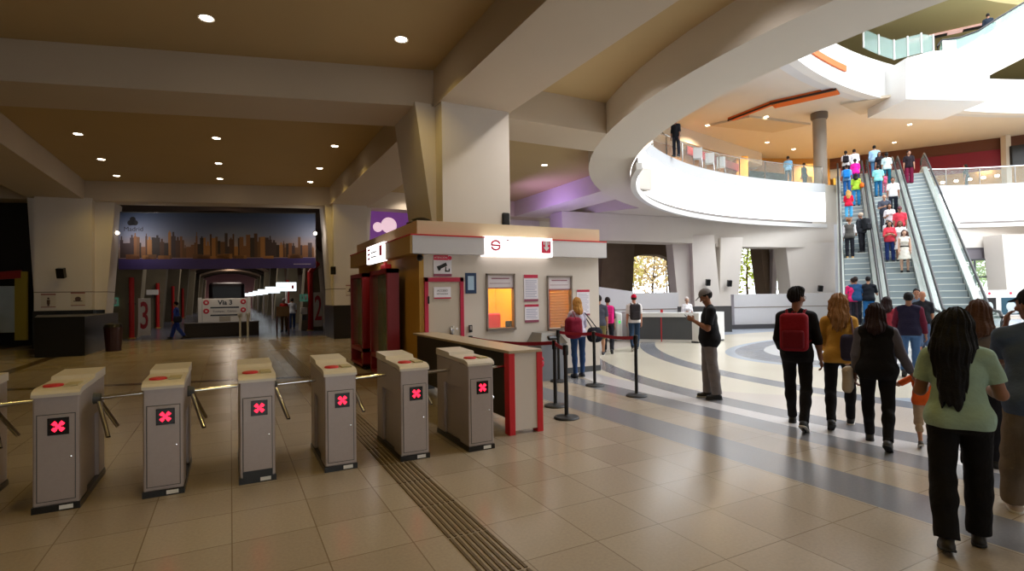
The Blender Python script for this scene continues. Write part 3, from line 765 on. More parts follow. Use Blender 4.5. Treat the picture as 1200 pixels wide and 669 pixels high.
# ---- upper floor: rim and display ribbon, handrail glass
TV = [math.radians(a) for a in np.arange(74, 214, 2.0)]; TR_ = [math.radians(a) for a in np.arange(14, 56, 2.0)]; TL = [math.radians(a) for a in np.arange(74, 153, 2.0)]      # the stretch the hall looks at
RB = thing('display_ribbon', 'glowing white display ribbon around the oval opening', 'screen')
def led_mat():
    m = mat('led_white', (240, 242, 245), .4, emit=(246, 248, 255), es=2.1)
    nt = m.node_tree; b = nt.nodes['Principled BSDF']; tc = nt.nodes.new('ShaderNodeTexCoord'); sp = nt.nodes.new('ShaderNodeSeparateXYZ'); nt.links.new(tc.outputs['Object'], sp.inputs[0])
    n = nt.nodes.new('ShaderNodeTexNoise'); n.inputs['Scale'].default_value = 1.3; nt.links.new(tc.outputs['Object'], n.inputs[0])
    mr = nt.nodes.new('ShaderNodeMapRange'); nt.links.new(sp.outputs[2], mr.inputs[0]); mr.inputs[1].default_value = 6.2; mr.inputs[2].default_value = 5.45; mr.clamp = True
    mr2 = nt.nodes.new('ShaderNodeMapRange'); nt.links.new(n.outputs[0], mr2.inputs[0]); mr2.inputs[1].default_value = .5; mr2.inputs[2].default_value = .62; mr2.clamp = True
    mm = nt.nodes.new('ShaderNodeMath'); mm.operation = 'MULTIPLY'; nt.links.new(mr.outputs[0], mm.inputs[0]); nt.links.new(mr2.outputs[0], mm.inputs[1])
    hs = nt.nodes.new('ShaderNodeMix'); hs.data_type = 'RGBA'; hs.inputs[6].default_value = hexc(246, 248, 255)+(1,); hs.inputs[7].default_value = hexc(236, 208, 170)+(1,)
    nt.links.new(mm.outputs[0], hs.inputs[0]); nt.links.new(hs.outputs[2], b.inputs['Emission Color'])
    return m
LM = led_mat()
for T_ in (TV[:43], TR_): m = MB(); ring_band(m, -.06, .02, 5.5, 7.12, T_, False); m.build('screen', LM, RB, True)
for T_ in (TV, TR_): m = MB(); ring_band(m, -.10, .30, 7.12, 7.62, T_, False); m.build('top_rim', mat('rim_grey', (206, 208, 212), .5), RB, True)
for T_ in (TL, TR_):
  m = MB(); ring_band(m, -.04, .0, 5.36, 5.5, T_, False); m.build('bottom_groove', mat('rim_dark', (130, 124, 120), .6), RB, True)
for T_ in (TL, TR_):
  m = MB(); ring_band(m, -.16, .02, 5.16, 5.36, T_, False); m.build('lower_lip', white_m, RB, True)
BL = thing('glass_balustrade', 'curved glass balustrade along the upper floor edge', 'railing')
for T_ in (TV[:57], TR_): m = MB(); m.tube([Vector(ell_pt(t, .1)+(8.62,)) for t in T_], .03, 6); m.build('handrail', chrome, BL, True)
for T_, i in [(T_, i) for T_ in (TV[:56], TR_) for i in range(0, len(T_)-1, 3)]:
    pts = [Vector(ell_pt(t, .12)) for t in T_[i:i+4]]
    m = MB()
    for a, b in zip(pts[:-1], pts[1:]): m.hexa([(a.x, a.y, 7.62), (b.x, b.y, 7.62), (b.x+.01, b.y+.01, 7.62), (a.x+.01, a.y+.01, 7.62)], [(a.x, a.y, 8.58), (b.x, b.y, 8.58), (b.x+.01, b.y+.01, 8.58), (a.x+.01, a.y+.01, 8.58)])
    m.build('glass_panel', glass, BL)
    p = pts[0]; m = MB(); m.tube([(p.x, p.y, 7.62), (p.x, p.y, 8.62)], .028, 6); m.build('post', chrome, BL)
# ---- upper floor: walls, ceiling with its own opening
K2 = dict(cx=30.5, cy=3., aL=20., aR=20., b=13.3)
holed_slab('ceiling', plaster, 12.1, 12.5, (-14, -14), (70, 34), .05, 'upper floor ceiling around the skylight well', **K2)
m = MB(); ring_band(m, -.05, .4, 12.0, 14.0, TS, True, **K2); struct(m.build('ceiling_ring', white_m, smooth=True), 'white curved fascia of the top floor')
m = MB(); ring_band(m, .4, .9, 12.04, 12.12, TS, True, **K2); struct(m.build('trim_3', mat('rim_grey', (206, 208, 212), .5), smooth=True), 'pale moulding around the skylight well')
V0, V1, V2, V3 = dep(700, 300, 30), dep(885, 300, 42), dep(975, 300, 42.6), dep(1330, 300, 34)
wall_seg('wall_upper', V0, V1, Z2, 12.1, mat('ochre_wall', (176, 128, 62), .7), label='ochre shop wall on the upper floor, left')
wall_seg('wall_upper', V1, V2, Z2, 12.1, mat('ochre_wall2', (180, 134, 66), .7), label='ochre wall behind the round column')
wall_seg('wall_upper', V2, V3, 11.3, 12.1, brown, label='brown bulkhead above the upper shop')
wall_seg('wall_upper', V2+fh*6, V3+fh*6, Z2, 11.4, mat('shop_wall', (222, 176, 110), .7, var=.3, vscale=1), label='warm back wall inside the upper shop')
m = MB(); a, b = V0-fh*1.5-rh*.3, V1-fh*1.5; m.hexa([(a.x, a.y, 11.2), (b.x, b.y, 11.2), (b.x+fh.x*1.4, b.y+fh.y*1.4, 11.2), (a.x+fh.x*1.4, a.y+fh.y*1.4, 11.2)], [(a.x, a.y, 12.1), (b.x, b.y, 12.1), (b.x+fh.x*1.4, b.y+fh.y*1.4, 12.1), (a.x+fh.x*1.4, a.y+fh.y*1.4, 12.1)]); struct(m.build('ceiling_beam', plaster), 'dropped soffit above the upper shops on the left')
def facade(name, label, cat, pxa, pxb, D, Db, z0, z1, material, th=.25, za=None):
    a, b = dep(pxa, 300, D), dep(pxb, 300, Db); o = thing(name, label, cat)
    m = MB(); f2 = fh*th
    m.hexa([(a.x, a.y, z0), (b.x, b.y, z0), (b.x+f2.x, b.y+f2.y, z0), (a.x+f2.x, a.y+f2.y, z0)], [(a.x, a.y, z1), (b.x, b.y, z1), (b.x+f2.x, b.y+f2.y, z1), (a.x+f2.x, a.y+f2.y, z1)])
    return o, m.build('panel', material, o)
m = MB()
facade('shop_fascia', 'long maroon shop fascia across the upper floor', 'sign', 990, 1184, 41.9, 37.0, 9.9, 11.28, maroon)
facade('shop_fascia', 'maroon fascia strip behind the curved balustrade', 'sign', 808, 868, 33, 38, 10.2, 10.7, maroon)
facade('shop_fascia', 'black fascia strip left of the round column', 'sign', 880, 925, 40, 41.5, 9.8, 10.7, black_m)
facade('display_screen', 'black hanging screen at the right end of the maroon fascia', 'screen', 1190, 1240, 36.4, 35.2, 9.9, 11.3, black_m)
slab4(1184, 1190, 1184, 1190, 36.6, Z2, 12.1, .4, 'pale pilaster beside the black screen')
slab4(866, 880, 866, 880, 38.5, Z2, 11.4, .6, 'yellow pier between the upper shops', mat('yellow_pier', (214, 160, 74), .7))
o = thing('round_column', 'round grey column rising from the upper floor', 'column', dep(964, 300, 31.5)); o.location.z = 0; o['kind'] = 'structure'
m = MB(); m.tube([(0, 0, Z2), (0, 0, 11.9)], .36, 20); m.build('shaft', mat('col_grey', (150, 138, 124), .5), o, True)
m = MB(); m.lathe([(.40, 11.7), (.46, 11.8), (.46, 12.09)], n=20); m.build('capital', mat('col_dark', (96, 84, 72), .5), o, True)
# orange slots and shadow panels in the upper ceiling
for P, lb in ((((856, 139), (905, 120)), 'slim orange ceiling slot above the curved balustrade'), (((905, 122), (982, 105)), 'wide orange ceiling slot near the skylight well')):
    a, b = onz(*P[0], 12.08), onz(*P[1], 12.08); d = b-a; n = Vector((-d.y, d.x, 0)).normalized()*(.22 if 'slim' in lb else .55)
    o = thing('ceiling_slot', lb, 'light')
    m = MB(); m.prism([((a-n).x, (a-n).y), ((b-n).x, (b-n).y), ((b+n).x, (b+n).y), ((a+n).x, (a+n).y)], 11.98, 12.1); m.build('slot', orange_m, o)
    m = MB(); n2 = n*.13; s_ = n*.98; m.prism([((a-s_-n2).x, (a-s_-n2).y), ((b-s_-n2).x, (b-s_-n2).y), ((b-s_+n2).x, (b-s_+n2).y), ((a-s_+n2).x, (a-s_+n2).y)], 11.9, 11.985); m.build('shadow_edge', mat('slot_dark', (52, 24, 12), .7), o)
o = thing('ceiling_slot', 'curved orange slot on the underside of the top floor fascia', 'light')
ts = [math.radians(a) for a in np.arange(98, 117, 1.5)]; m = MB(); ring_band(m, -.14, -.04, 12.75, 13.05, ts, False, **K2); m.build('slot', orange_m, o)
for P, lb in (([(832, 147), (878, 137), (950, 146), (905, 155)], 'left'), ([(985, 122), (1050, 112), (1040, 128), (1008, 134)], 'right')):
    m = MB(); m.prism([tuple(onz(*p, 12.0)[:2]) for p in P], 11.97, 12.1); struct(m.build('ceiling_shadow_panel', soffit_m), 'panel for a soft ceiling shadow, %s of the two on the upper floor' % lb)  # darker plates stand in for soft triangular shadows in the ceiling
# ---- top floor: kinked white wall of a rising escalator, glass, roof
o = thing('top_escalator', 'white clad escalator rising out of frame on the top floor', 'escalator')
Dq = 27.5
def scr(px, py, D): return dep(px, py, D)
P = [(1062, 116), (1062, 68), (1092, 60), (1126, 57), (1160, 38), (1215, 4), (1215, 60), (1160, 88), (1158, 118)]
m = MB(); q0 = [scr(*p, Dq) for p in P]; off = fh*3.0
m.faces(q0+[p+off for p in q0], [tuple(range(len(P))), tuple(range(len(P), 2*len(P)))[::-1]]+[(i, (i+1) % len(P), len(P)+(i+1) % len(P), len(P)+i) for i in range(len(P))])
m.build('cladding', white_m, o)
hp = [scr(*p, Dq)+fh*.2 for p in [(1103, 60), (1102, 52), (1107, 45), (1128, 42), (1150, 34), (1175, 18), (1215, -6)]]
m = MB(); m.tube(hp, .05, 7); m.build('handrail', rubber, o, True)
m = MB(); G = [(1104, 60), (1107, 46), (1128, 43), (1150, 35), (1175, 19), (1215, -5), (1215, 6), (1160, 40), (1126, 58)]
gq = [scr(*p, Dq)+fh*.2 for p in G]; m.faces(gq+[p+fh*.02 for p in gq], [tuple(range(len(G))), tuple(range(len(G), 2*len(G)))[::-1]]+[(i, (i+1) % len(G), len(G)+(i+1) % len(G), len(G)+i) for i in range(len(G))]); m.build('glass_side', gglass, o)
o = thing('glass_balustrade', 'short glass railing with white posts on the top floor', 'railing')
gp = [scr(px, py, 29) for px, py in ((1012, 56), (1030, 64), (1048, 70), (1064, 66), (1080, 62), (1094, 64))]
for i, (a, b) in enumerate(zip(gp[:-1], gp[1:])):
    m = MB(); h = Vector((0, 0, 1.05)); w = fh*.02
    m.faces([a, b, b+h, a+h, a+w, b+w, b+h+w, a+h+w], [(0, 1, 2, 3), (7, 6, 5, 4), (0, 4, 5, 1), (2, 6, 7, 3), (1, 5, 6, 2), (0, 3, 7, 4)]); m.build('glass_panel', gglass, o)
for a in gp: m = MB(); m.tube([a, a+Vector((0, 0, 1.1))], .05, 6); m.build('post', white_m, o)
facade('notice_board', 'small white notice at the head of the top floor escalator', 'sign', 1112, 1128, 27.6, 27.6, 13.75, 14.5, white_m, .05)
m = MB(); 
holed_slab('ceiling', mat('top_ceiling', (186, 172, 120), .7), 17.2, 17.5, (-14, -14), (70, 34), -2.2, 'top floor ceiling around the skylight', **K2)
wall_seg('wall_top', dep(980, 300, 50), dep(1400, 300, 50), 12.5, 17.2, mat('top_wall', (176, 164, 120), .7), label='wall at the back of the top floor')
for nm, lo, hi in (('wall_top', (-14, 33.5, Z2), (70, 34, 17.4)), ('wall_top', (-14, -13, Z2), (-13.6, 34, 17.4)), ('wall_top', (69.6, -13, Z2), (70, 34, 17.4))):
    m = MB(); m.b2(lo, hi); struct(m.build(nm, soffit_m), 'outer wall out of sight')
a, b = onz(1062, 50, 17.1), onz(1172, 26, 17.1); d = (b-a).normalized(); n = Vector((-d.y, d.x, 0))*.22
o = thing('light_strip', 'pink light strip along the top floor ceiling', 'light'); m = MB(); m.prism([((a-n).x, (a-n).y), ((b-n).x, (b-n).y), ((b+n).x, (b+n).y), ((a+n).x, (a+n).y)], 17.08, 17.2); m.build('strip', mat('pink_strip', (236, 190, 182), .5, emit=(240, 196, 188), es=.6), o)
for t in (.25, .62): p = a+(b-a)*t; q = p+d*(.5+t*1.6); m = MB(); m.prism([((p-n*.9).x, (p-n*.9).y), ((q-n*.9).x, (q-n*.9).y), ((q+n*.9).x, (q+n*.9).y), ((p+n*.9).x, (p+n*.9).y)], 17.05, 17.081); m.build('dark_gap', black_m, o)
# ---------- turnstiles
led_red = mat('led_red', (255, 40, 60), .4, emit=(255, 30, 60), es=3.0)
cream = mat('cream_metal', (206, 198, 186), .4, metal=.2)
W_, L_, H_ = .30, 1.0, 1.0
def make_turnstile():
    T = thing('turnstile', 'x', 'turnstile', (0, 0, 0), 0, 'row of exit turnstiles')
    x = W_/2
    m = MB(); m.b2((-x, 0, .05), (x, .27, .94), .012); m.b2((-x, .75, .05), (x, L_, .97), .012); m.b2((-x, .25, .66), (x, .77, .95), .004); m.b2((-x+.035, .2, .05), (x-.035, .8, .70))
    m.build('cabinet', steel, T)
    m = MB(); m.b2((-x-.006, -.008, 0), (x+.006, L_+.006, .052)); m.build('plinth', black_m, T)
    m = MB()
    sec = [(.0, .925), (.0, .95), (.02, .972), (.09, .99), (L_*.55, .998), (L_*.57, 1.03), (L_+.01, 1.045), (L_+.01, .97), (.12, .945)]
    m.faces([(-x-.008, y-.012, z) for y, z in sec]+[(x+.008, y-.012, z) for y, z in sec], [tuple(range(9)), tuple(range(9, 18))[::-1]]+[(i, (i+1) % 9, 9+(i+1) % 9, 9+i) for i in range(9)])
    lid = m.build('top_lid', cream, T)
    m = MB(); m.lathe([(.001, 1.006), (.062, 1.006), (.068, 1.002), (.07, .985)], (-.055, .17, 0), 20, sy=1.15); m.build('card_reader', red_m, lid, True)
    m = MB(); m.b2((.03, .08, .99), (.125, .27, 1.005)); m.build('instruction_plate', mat('plate_beige', (176, 164, 122), .5), lid)
    m = MB(); m.b2((-.12, -.006, .09), (.12, .01, .78), .003); dr = m.build('front_door', steel, T)
    m = MB(); m.b2((-.126, -.001, .084), (.126, .004, .786)); m.build('door_gap', dkm, dr)
    m = MB(); m.lathe([(.001, -.014), (.009, -.012), (.009, .0)], (.095, 0, .43), 10, 'y'); m.build('lock', chrome, dr, True)
    m = MB(); m.b2((-.055, -.012, .615), (.085, -.004, .755), .003); ds = m.build('display', mat('display_black', (10, 8, 8), .25), T)
    m = MB(); c = (.015, -.014, .685)
    for a in (45, -45):
        m.box(c, (.092, .004, .02), ry=math.radians(a))
        for sg in (-1, 1): p = Vector((c[0]+sg*.036*math.cos(math.radians(a)), c[1], c[2]-sg*.036*math.sin(math.radians(a)))); m.box(p, (.022, .0042, .032), ry=math.radians(a))
    m.build('red_cross', led_red, ds)
    m = MB(); m.b2((.02, -.010, .012), (.11, -.007, .045)); m.build('sticker', white_m, T)
    m = MB(); m.tube([(x-.01, .52, .81), (x+.055, .52, .81)], .055, 14, r1=.04); hub = m.build('hub', dkm, T, True)
    for d in ((1, .02, .03), (.28, -.52, -.80), (.28, .56, -.78)):
        m = MB(); a = Vector((x+.03, .52, .81)); v = Vector(d).normalized(); m.tube([a+v*.03, a+v*.40], .019, 10); m.lathe([(.001, -.01), (.016, -.006), (.019, 0)], a+v*.40, 8); m.build('arm', chrome, T, True)
    return T
T0 = make_turnstile()
tl = ['turnstile cut off by the left edge of the photo', 'turnstile second from left, leaning in view with two arms hanging down', 'turnstile third from left, its cross drawn with broken lines', 'narrow-looking turnstile fourth from left with a black gap under its door', 'turnstile fifth from left, just left of the tactile strip', 'bright silver turnstile between tactile strip and booth, second from right', 'rightmost turnstile beside the white and red counter end']
for i in range(7):
    o = T0 if i == 0 else copy_tree(T0)
    o.location = (-1.26+.738*(i-1), 5.61-.04*(i-1), 0); o['label'] = tl[i]
    if i == 3:
        m = MB(); m.b2((-.125, -.009, .05), (.125, -.002, .115)); m.build('kick_gap', black_m, o)
# ---------- ticket booth
KX0, KX1, KY0, KY1 = 3.1, 7.2, 9.62, 14.9
K = thing('ticket_booth', 'cream ticket booth with two lit windows and a silver sign band', 'booth', (5.15, 12, 0))
def kb(m, name, material, par=None, **kw):
    o = m.build(name, material, par or K, **kw)
    if par is None: o.location = (-5.15, -12, 0)
    return o
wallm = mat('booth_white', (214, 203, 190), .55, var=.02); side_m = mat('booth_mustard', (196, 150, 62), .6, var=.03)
wins = [(4.46, 5.10, 1.04, 2.12), (5.86, 6.49, .98, 2.08)]
m = MB(); th = .1
xs = [KX0+.09, wins[0][0], wins[0][1], wins[1][0], wins[1][1], KX1]
m.b2((xs[0], KY0, 0), (xs[1], KY0+th, 3.0)); m.b2((xs[2], KY0, 0), (xs[3], KY0+th, 3.0)); m.b2((xs[4], KY0, 0), (xs[5], KY0+th, 3.0))
for a, b, z0, z1 in wins: m.b2((a, KY0, 0), (b, KY0+th, z0)); m.b2((a, KY0, z1), (b, KY0+th, 3.0))
m.b2((KX1-.1, KY0+th, 0), (KX1, KY1, 3.0))
kb(m, 'front_wall', wallm)
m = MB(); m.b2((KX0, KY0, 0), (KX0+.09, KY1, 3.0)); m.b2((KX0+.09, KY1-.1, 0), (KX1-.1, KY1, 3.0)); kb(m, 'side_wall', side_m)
m = MB(); m.b2((KX0+.05, KY0+.05, 2.92), (KX1-.05, KY1-.05, 2.98)); m.b2((KX0-.04, KY0-.03, 2.84), (KX0+.06, KY1, 3.1)); m.b2((KX0+.06, KY0-.03, 2.84), (KX1+.02, KY0+.07, 3.1)); m.b2((KX1-.08, KY0+.07, 2.84), (KX1+.02, KY1, 3.1)); kb(m, 'roof_parapet', mat('booth_cream', (206, 184, 150), .6, var=.02))
for a, b in ((2.92, 4.35), (5.87, 7.28)): m = MB(); m.b2((a, KY0-.2, 2.47), (b, KY0+.0, 2.80)); kb(m, 'silver_band', mat('silver_band', (222, 220, 222), .22, metal=.35, bump=.25, bscale=3))
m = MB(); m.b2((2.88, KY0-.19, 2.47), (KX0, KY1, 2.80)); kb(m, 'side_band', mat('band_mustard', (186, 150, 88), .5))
m = MB(); m.b2((2.88, KY0-.215, 2.80), (7.28, KY0, 2.825)); m.b2((2.87, KY0, 2.80), (KX0, KY1, 2.825)); kb(m, 'red_line', red_m)
m = MB(); m.b2((KX0+.2, KY0-.012, 0), (KX1+.01, KY0, .12)); kb(m, 'skirting', dkm)
# door of the booth
m = MB(); m.b2((3.26, KY0-.02, .02), (3.90, KY0-.001, 1.96), .003); dr = kb(m, 'door', mat('door_beige', (198, 184, 166), .5))
m = MB()
for lo, hi in (((3.19, KY0-.045, 0), (3.26, KY0, 2.04)), ((3.90, KY0-.045, 0), (3.97, KY0, 2.04)), ((3.19, KY0-.045, 1.96), (3.97, KY0, 2.04))): m.b2(lo, hi)
m.build('door_frame', crimson, dr)
m = MB(); m.b2((3.70, KY0-.05, .98), (3.76, KY0-.02, 1.12), .005); m.tube([(3.73, KY0-.05, 1.08), (3.73, KY0-.09, 1.08), (3.65, KY0-.09, 1.08)], .012, 8); m.lathe([(.001, -.03), (.02, -.025), (.02, 0)], (3.82, KY0-.02, 1.06), 10, 'y'); m.build('handle', chrome, dr, True)
for z in (.3, 1.55): m = MB(); m.b2((3.245, KY0-.055, z), (3.275, KY0-.02, z+.14)); m.build('hinge', black_m, dr)
# ticket windows
yel = mat('office_yellow', (238, 176, 48), .6); yel2 = mat('office_shutter', (228, 160, 52), .55)
for i, (a, b, z0, z1) in enumerate(wins):
    m = MB(); e = .035
    for lo, hi in (((a, KY0-.03, z0), (a+e, KY0+.08, z1)), ((b-e, KY0-.03, z0), (b, KY0+.08, z1)), ((a, KY0-.03, z1-e), (b, KY0+.08, z1)), ((a, KY0-.06, z0-.05), (b, KY0+.12, z0))): m.b2(lo, hi)
    f = kb(m, 'ticket_window', mat('alu_frame', (150, 138, 128), .35, metal=.7))
    m = MB(); m.b2((a+e, KY0+.0, z1-.30), (b-e, KY0+.02, z1-e)); bl = m.build('header_blind', mat('blind_pinkish', (226, 216, 218), .6), f)
    m = MB(); m.b2((a+e, KY0-.002, z1-.30), (b-e, KY0+.0, z1-.275)); m.b2((a+.12, KY0-.002, z1-.11), (b-.12, KY0, z1-.085)); m.b2((a+.08, KY0-.002, z1-.20), (b-.1, KY0, z1-.19)); m.build('header_print', mat('print_plum', (150, 96, 110), .6), bl)
    m = MB(); m.b2((a+e, KY0+.03, z0), (b-e, KY0+.036, z1-.30)); m.build('pane', glass, f)
# inside of the booth office
m = MB(); m.b2((KX0+.2, 11.6, 0), (KX1-.15, 11.66, 2.8)); kb(m, 'inner_wall', yel)
m = MB(); m.b2((5.62, KY0+.12, 0), (5.68, 11.6, 2.8)); kb(m, 'inner_partition', yel)
m = MB()
for k in range(22): m.box((6.75, 10.5, .77+k*.065), (.60, .02, .062), rx=-.5)
kb(m, 'roller_shutter', yel2)
m = MB(); m.b2((6.39, 10.48, .7), (6.46, 10.56, 2.2)); m.b2((7.04, 10.48, .7), (7.09, 10.56, 2.2)); m.b2((6.39, 10.48, 2.2), (7.09, 10.56, 2.28)); kb(m, 'shutter_frame', red_m)
m = MB(); m.b2((KX0+.3, KY0+.12, .72), (KX1-.2, KY0+.75, .78)); kb(m, 'inner_desk', cream)
o = thing('computer_monitor', 'black monitor inside the left ticket window', 'monitor', (5.30, KY0+.5, .78))
m = MB(); m.b2((-.16, 0, .12), (.16, .03, .36), .01); m.build('display', black_m, o)
m = MB(); m.tube([(0, .03, .0), (0, .03, .2)], .02, 8); m.lathe([(.10, 0), (.10, .012), (.02, .016)], (0, .03, 0)); m.build('stand', black_m, o)
o = thing('office_chair', 'red office chair inside the left ticket window', 'chair', (5.15, 10.85, 0))
v = Vol((-.3, -.2, -.35), (.3, .2, .35), .016); v.rbox((0, 0, 0), (.22, .05, .27), .045, 0); b_ = v.mesh('backrest', mat('chair_red', (206, 40, 56), .6), o); b_.location = (0, 0, 1.02)
v = Vol((-.3, -.3, -.1), (.3, .3, .1), .016); v.rbox((0, 0, 0), (.23, .23, .05), .045, 0); b_ = v.mesh('seat', mat('chair_red', (206, 40, 56), .6), o); b_.location = (0, -.22, .48)
m = MB(); m.tube([(0, -.2, .08), (0, -.2, .45)], .03, 8)
for k in range(5): a = k*PI*.4; m.tube([(0, -.2, .08), (.26*math.cos(a), -.2+.26*math.sin(a), .03)], .02, 6)
m.tube([(0, -.2, .44), (0, .06, .6), (0, .06, 1.0)], .02, 6); m.build('base', black_m, o)
# sign boxes of the booth
def lightbox(name, label, lo, hi, rim=None, es=3.0):
    o = thing(name, label, 'sign', ((lo[0]+hi[0])/2, (lo[1]+hi[1])/2, lo[2])); c = Vector(o.location)
    m = MB(); m.b2([a-b for a, b in zip(lo, c)], [a-b for a, b in zip(hi, c)], .004); m.build('light_box', mat('sign_glow_%d' % int(es*10), (250, 248, 248), .4, emit=(255, 250, 250), es=es), o)
    return o, c
def glyph_S(m, c, s, nrm='y'):
    """round S mark: two hooked arcs"""
    P = [(math.cos(a)*s, math.sin(a)*s*.95) for a in np.linspace(.35, PI-.0, 9)]
    Q = [(-math.cos(a)*s, -math.sin(a)*s*.95) for a in np.linspace(.35, PI-.0, 9)]
    path = P+[(-s*.9, .05*s), (s*.9, -.05*s)]+Q[::-1]
    m.tube([Vector((c[0]+x, c[1], c[2]+z)) for x, z in path], s*.2, 6)
def glyph_arrow(m, c, s):
    """down arrow between two raised shoulders"""
    x, y, z = c
    m.faces([(x+a*s, y, z+b*s) for a, b in ((-.22, .9), (.22, .9), (.22, -.1), (.55, -.1), (0, -.75), (-.55, -.1), (-.22, -.1))], [tuple(range(7))])
o, c = lightbox('lit_sign', 'long white lit sign on the booth front with red S and arrow marks', (4.35, KY0-.23, 2.45), (5.87, KY0-.02, 2.84), es=1.7)
pinkred = mat('sign_red', (222, 40, 78), .5)
m = MB(); glyph_S(m, (-.54, -.118, .21), .095); m.build('s_mark', pinkred, o, True)
m = MB(); m.b2((.50, -.125, .08), (.71, -.108, .33), .02); am = m.build('arrow_tile', pinkred, o)
m = MB(); glyph_arrow(m, (.605, -.128, .215), .13); m.build('arrow', white_m, am)
m = MB(); m.b2((.535, -.129, .25), (.56, -.1255, .33)); m.b2((.65, -.129, .25), (.675, -.1255, .33)); m.build('notch', white_m, am)
m = MB(); m.b2((-.30, -.11, .30), (-.24, -.106, .33)); m.build('registered_mark', mat('faint_pink', (232, 190, 198), .5), o)
o, c = lightbox('lit_sign', 'small white lit sign on the yellow side of the booth', (2.84, 11.2, 2.45), (2.92, 12.75, 2.85), es=2.6)
for k, zz in enumerate((.09, .19, .29)): m = MB(); m.b2((-.052, .42, zz), (-.045, .62, zz+.05)); m.build('print', pinkred, o)
m = MB(); m.b2((-.052, -.66, .12), (-.045, -.46, .34)); m.build('arrow_tile', pinkred, o)
for k, zz in enumerate((.12, .22)): m = MB(); m.b2((-.052, -.2, zz), (-.045, .3, zz+.03)); m.build('print_line', mat('print_grey', (190, 184, 186), .5), o)
# notices on the booth front
paper = mat('paper_white', (236, 232, 238), .6); lilac = mat('paper_print', (176, 172, 196), .6)
def poster(name, label, x0, x1, z0, z1, top=None, bot=None, frame=None, lines=0, Y=KY0, cat='notice', body=paper):
    o = thing(name, label, cat, ((x0+x1)/2, Y, z0)); w, h = x1-x0, z1-z0
    m = MB(); m.b2((-w/2, -.012, 0), (w/2, -.001, h)); m.build('sheet', frame or body, o)
    if frame: m = MB(); m.b2((-w*.28, -.015, h*.17), (w*.28, -.0125, h*.85)); m.build('page', mat('page_blue', (176, 204, 226), .5), o)
    if top: m = MB(); m.b2((-w/2, -.015, h-top), (w/2, -.0125, h)); m.build('header', crimson, o)
    if bot: m = MB(); m.b2((-w/2, -.015, 0), (w/2, -.0125, bot)); m.build('footer', mat('plum_bar', (146, 70, 92), .5), o)
    if lines:
        m = MB()
        for k in range(lines): zz = (bot or .03)+.04+k*(h-(top or .03)-(bot or .03)-.06)/lines; m.b2((-w*.40, -.0145, zz), (w*(.40-.12*(k % 3 == 1)), -.0125, zz+.012))
        m.build('print', lilac, o)
    return o
poster('notice', 'tall white notice with pink header between the ticket windows, upper one', 5.31, 5.64, 1.55, 2.10, .07, .05, lines=10)
poster('notice', 'shorter white notice with pink header between the ticket windows, lower one', 5.32, 5.65, 1.12, 1.49, .05, .05, lines=6)
poster('notice', 'white notice with pink header at the right end of the booth', 6.61, 6.94, 1.22, 1.78, .05, .04, lines=11)
poster('framed_notice', 'blue framed notice between booth door and ticket window', 4.02, 4.25, 1.73, 2.13, frame=mat('frame_navy', (36, 60, 96), .35))
o = poster('door_sign', 'white paper sign with pink rule on the booth door', 3.37, 3.71, 1.64, 1.86, None, None, lines=0, Y=KY0-.021)
m = MB(); m.b2((-.17, -.016, .0), (.17, -.013, .025)); m.build('pink_rule', crimson, o)
text_mesh('lettering', 'ACCESO', .055, mat('ink', (90, 84, 88), .6), o, (0, -.0135, .15), depth=.001)
text_mesh('lettering', 'RESTRINGIDO', .036, mat('ink', (90, 84, 88), .6), o, (0, -.0135, .09), depth=.001)
o = poster('camera_notice', 'white sign with black surveillance camera drawing above the booth door', 3.38, 3.74, 2.06, 2.46, None, .05)
m = MB(); m.b2((-.18, -.016, .31), (.11, -.013, .40)); m.lathe([(.001, -.016), (.04, -.016), (.04, -.012)], (.145, 0, .35), 14, 'y'); m.build('header', pinkred, o)
m = MB(); m.box((-.0, -.016, .20), (.17, .004, .065), ry=math.radians(-25)); m.box((-.08, -.016, .155), (.05, .004, .09), ry=math.radians(-25)); m.box((.06, -.016, .14), (.02, .004, .09)); m.box((.09, -.016, .10), (.09, .004, .022)); m.box((.13, -.016, .12), (.02, .004, .06)); m.build('camera_drawing', mat('ink_black', (12, 12, 12), .5), o)
text_mesh('lettering', 'ATENCIÓN', .05, white_m, o, (-.035, -.0165, .355), depth=.001)
o = thing('dome_camera', 'small black dome camera at the top left of the booth front', 'camera', (3.12, KY0, 2.41)); m = MB(); m.lathe([(.001, -.09), (.03, -.08), (.05, -.05), (.055, 0)], n=14, axis='y'); m.build('dome', black_m, o, True); m = MB(); m.lathe([(.065, -.012), (.065, 0)], n=14, axis='y'); m.build('mount', dkm, o)
o = thing('card_lock', 'small black card lock beside the booth door', 'lock', (4.11, KY0, .98)); m = MB(); m.b2((-.035, -.04, 0), (.035, -.001, .14), .008); m.build('housing', black_m, o); m = MB(); m.b2((-.02, -.045, .05), (.02, -.039, .12)); m.build('keypad', steel, o)
o = thing('loudspeaker', 'black loudspeaker standing on the booth roof edge', 'speaker', (5.05, KY0+.3, 2.98))
v = Vol((-.15, -.15, -.05), (.15, .15, .45), .016); v.rbox((0, 0, .26), (.085, .09, .15), .03, 0); v.mesh('housing', black_m, o); m = MB(); m.tube([(0, 0, 0), (0, 0, .15)], .02, 8); m.b2((-.07, -.07, 0), (.07, .07, .015)); m.build('bracket', black_m, o)
o = thing('dome_camera', 'pair of black roof cameras at the near left roof corner of the booth', 'camera', (3.3, KY0+.45, 2.98)); m = MB(); m.lathe([(.02, 0), (.03, .16), (.16, .17), (.19, .20), (.08, .24)], n=16); m.build('dome', black_m, o, True); m = MB(); m.lathe([(.02, 0), (.03, .16), (.13, .17), (.15, .20), (.06, .23)], (-.0, .5, 0), n=16); m.build('second_dome', black_m, o, True)
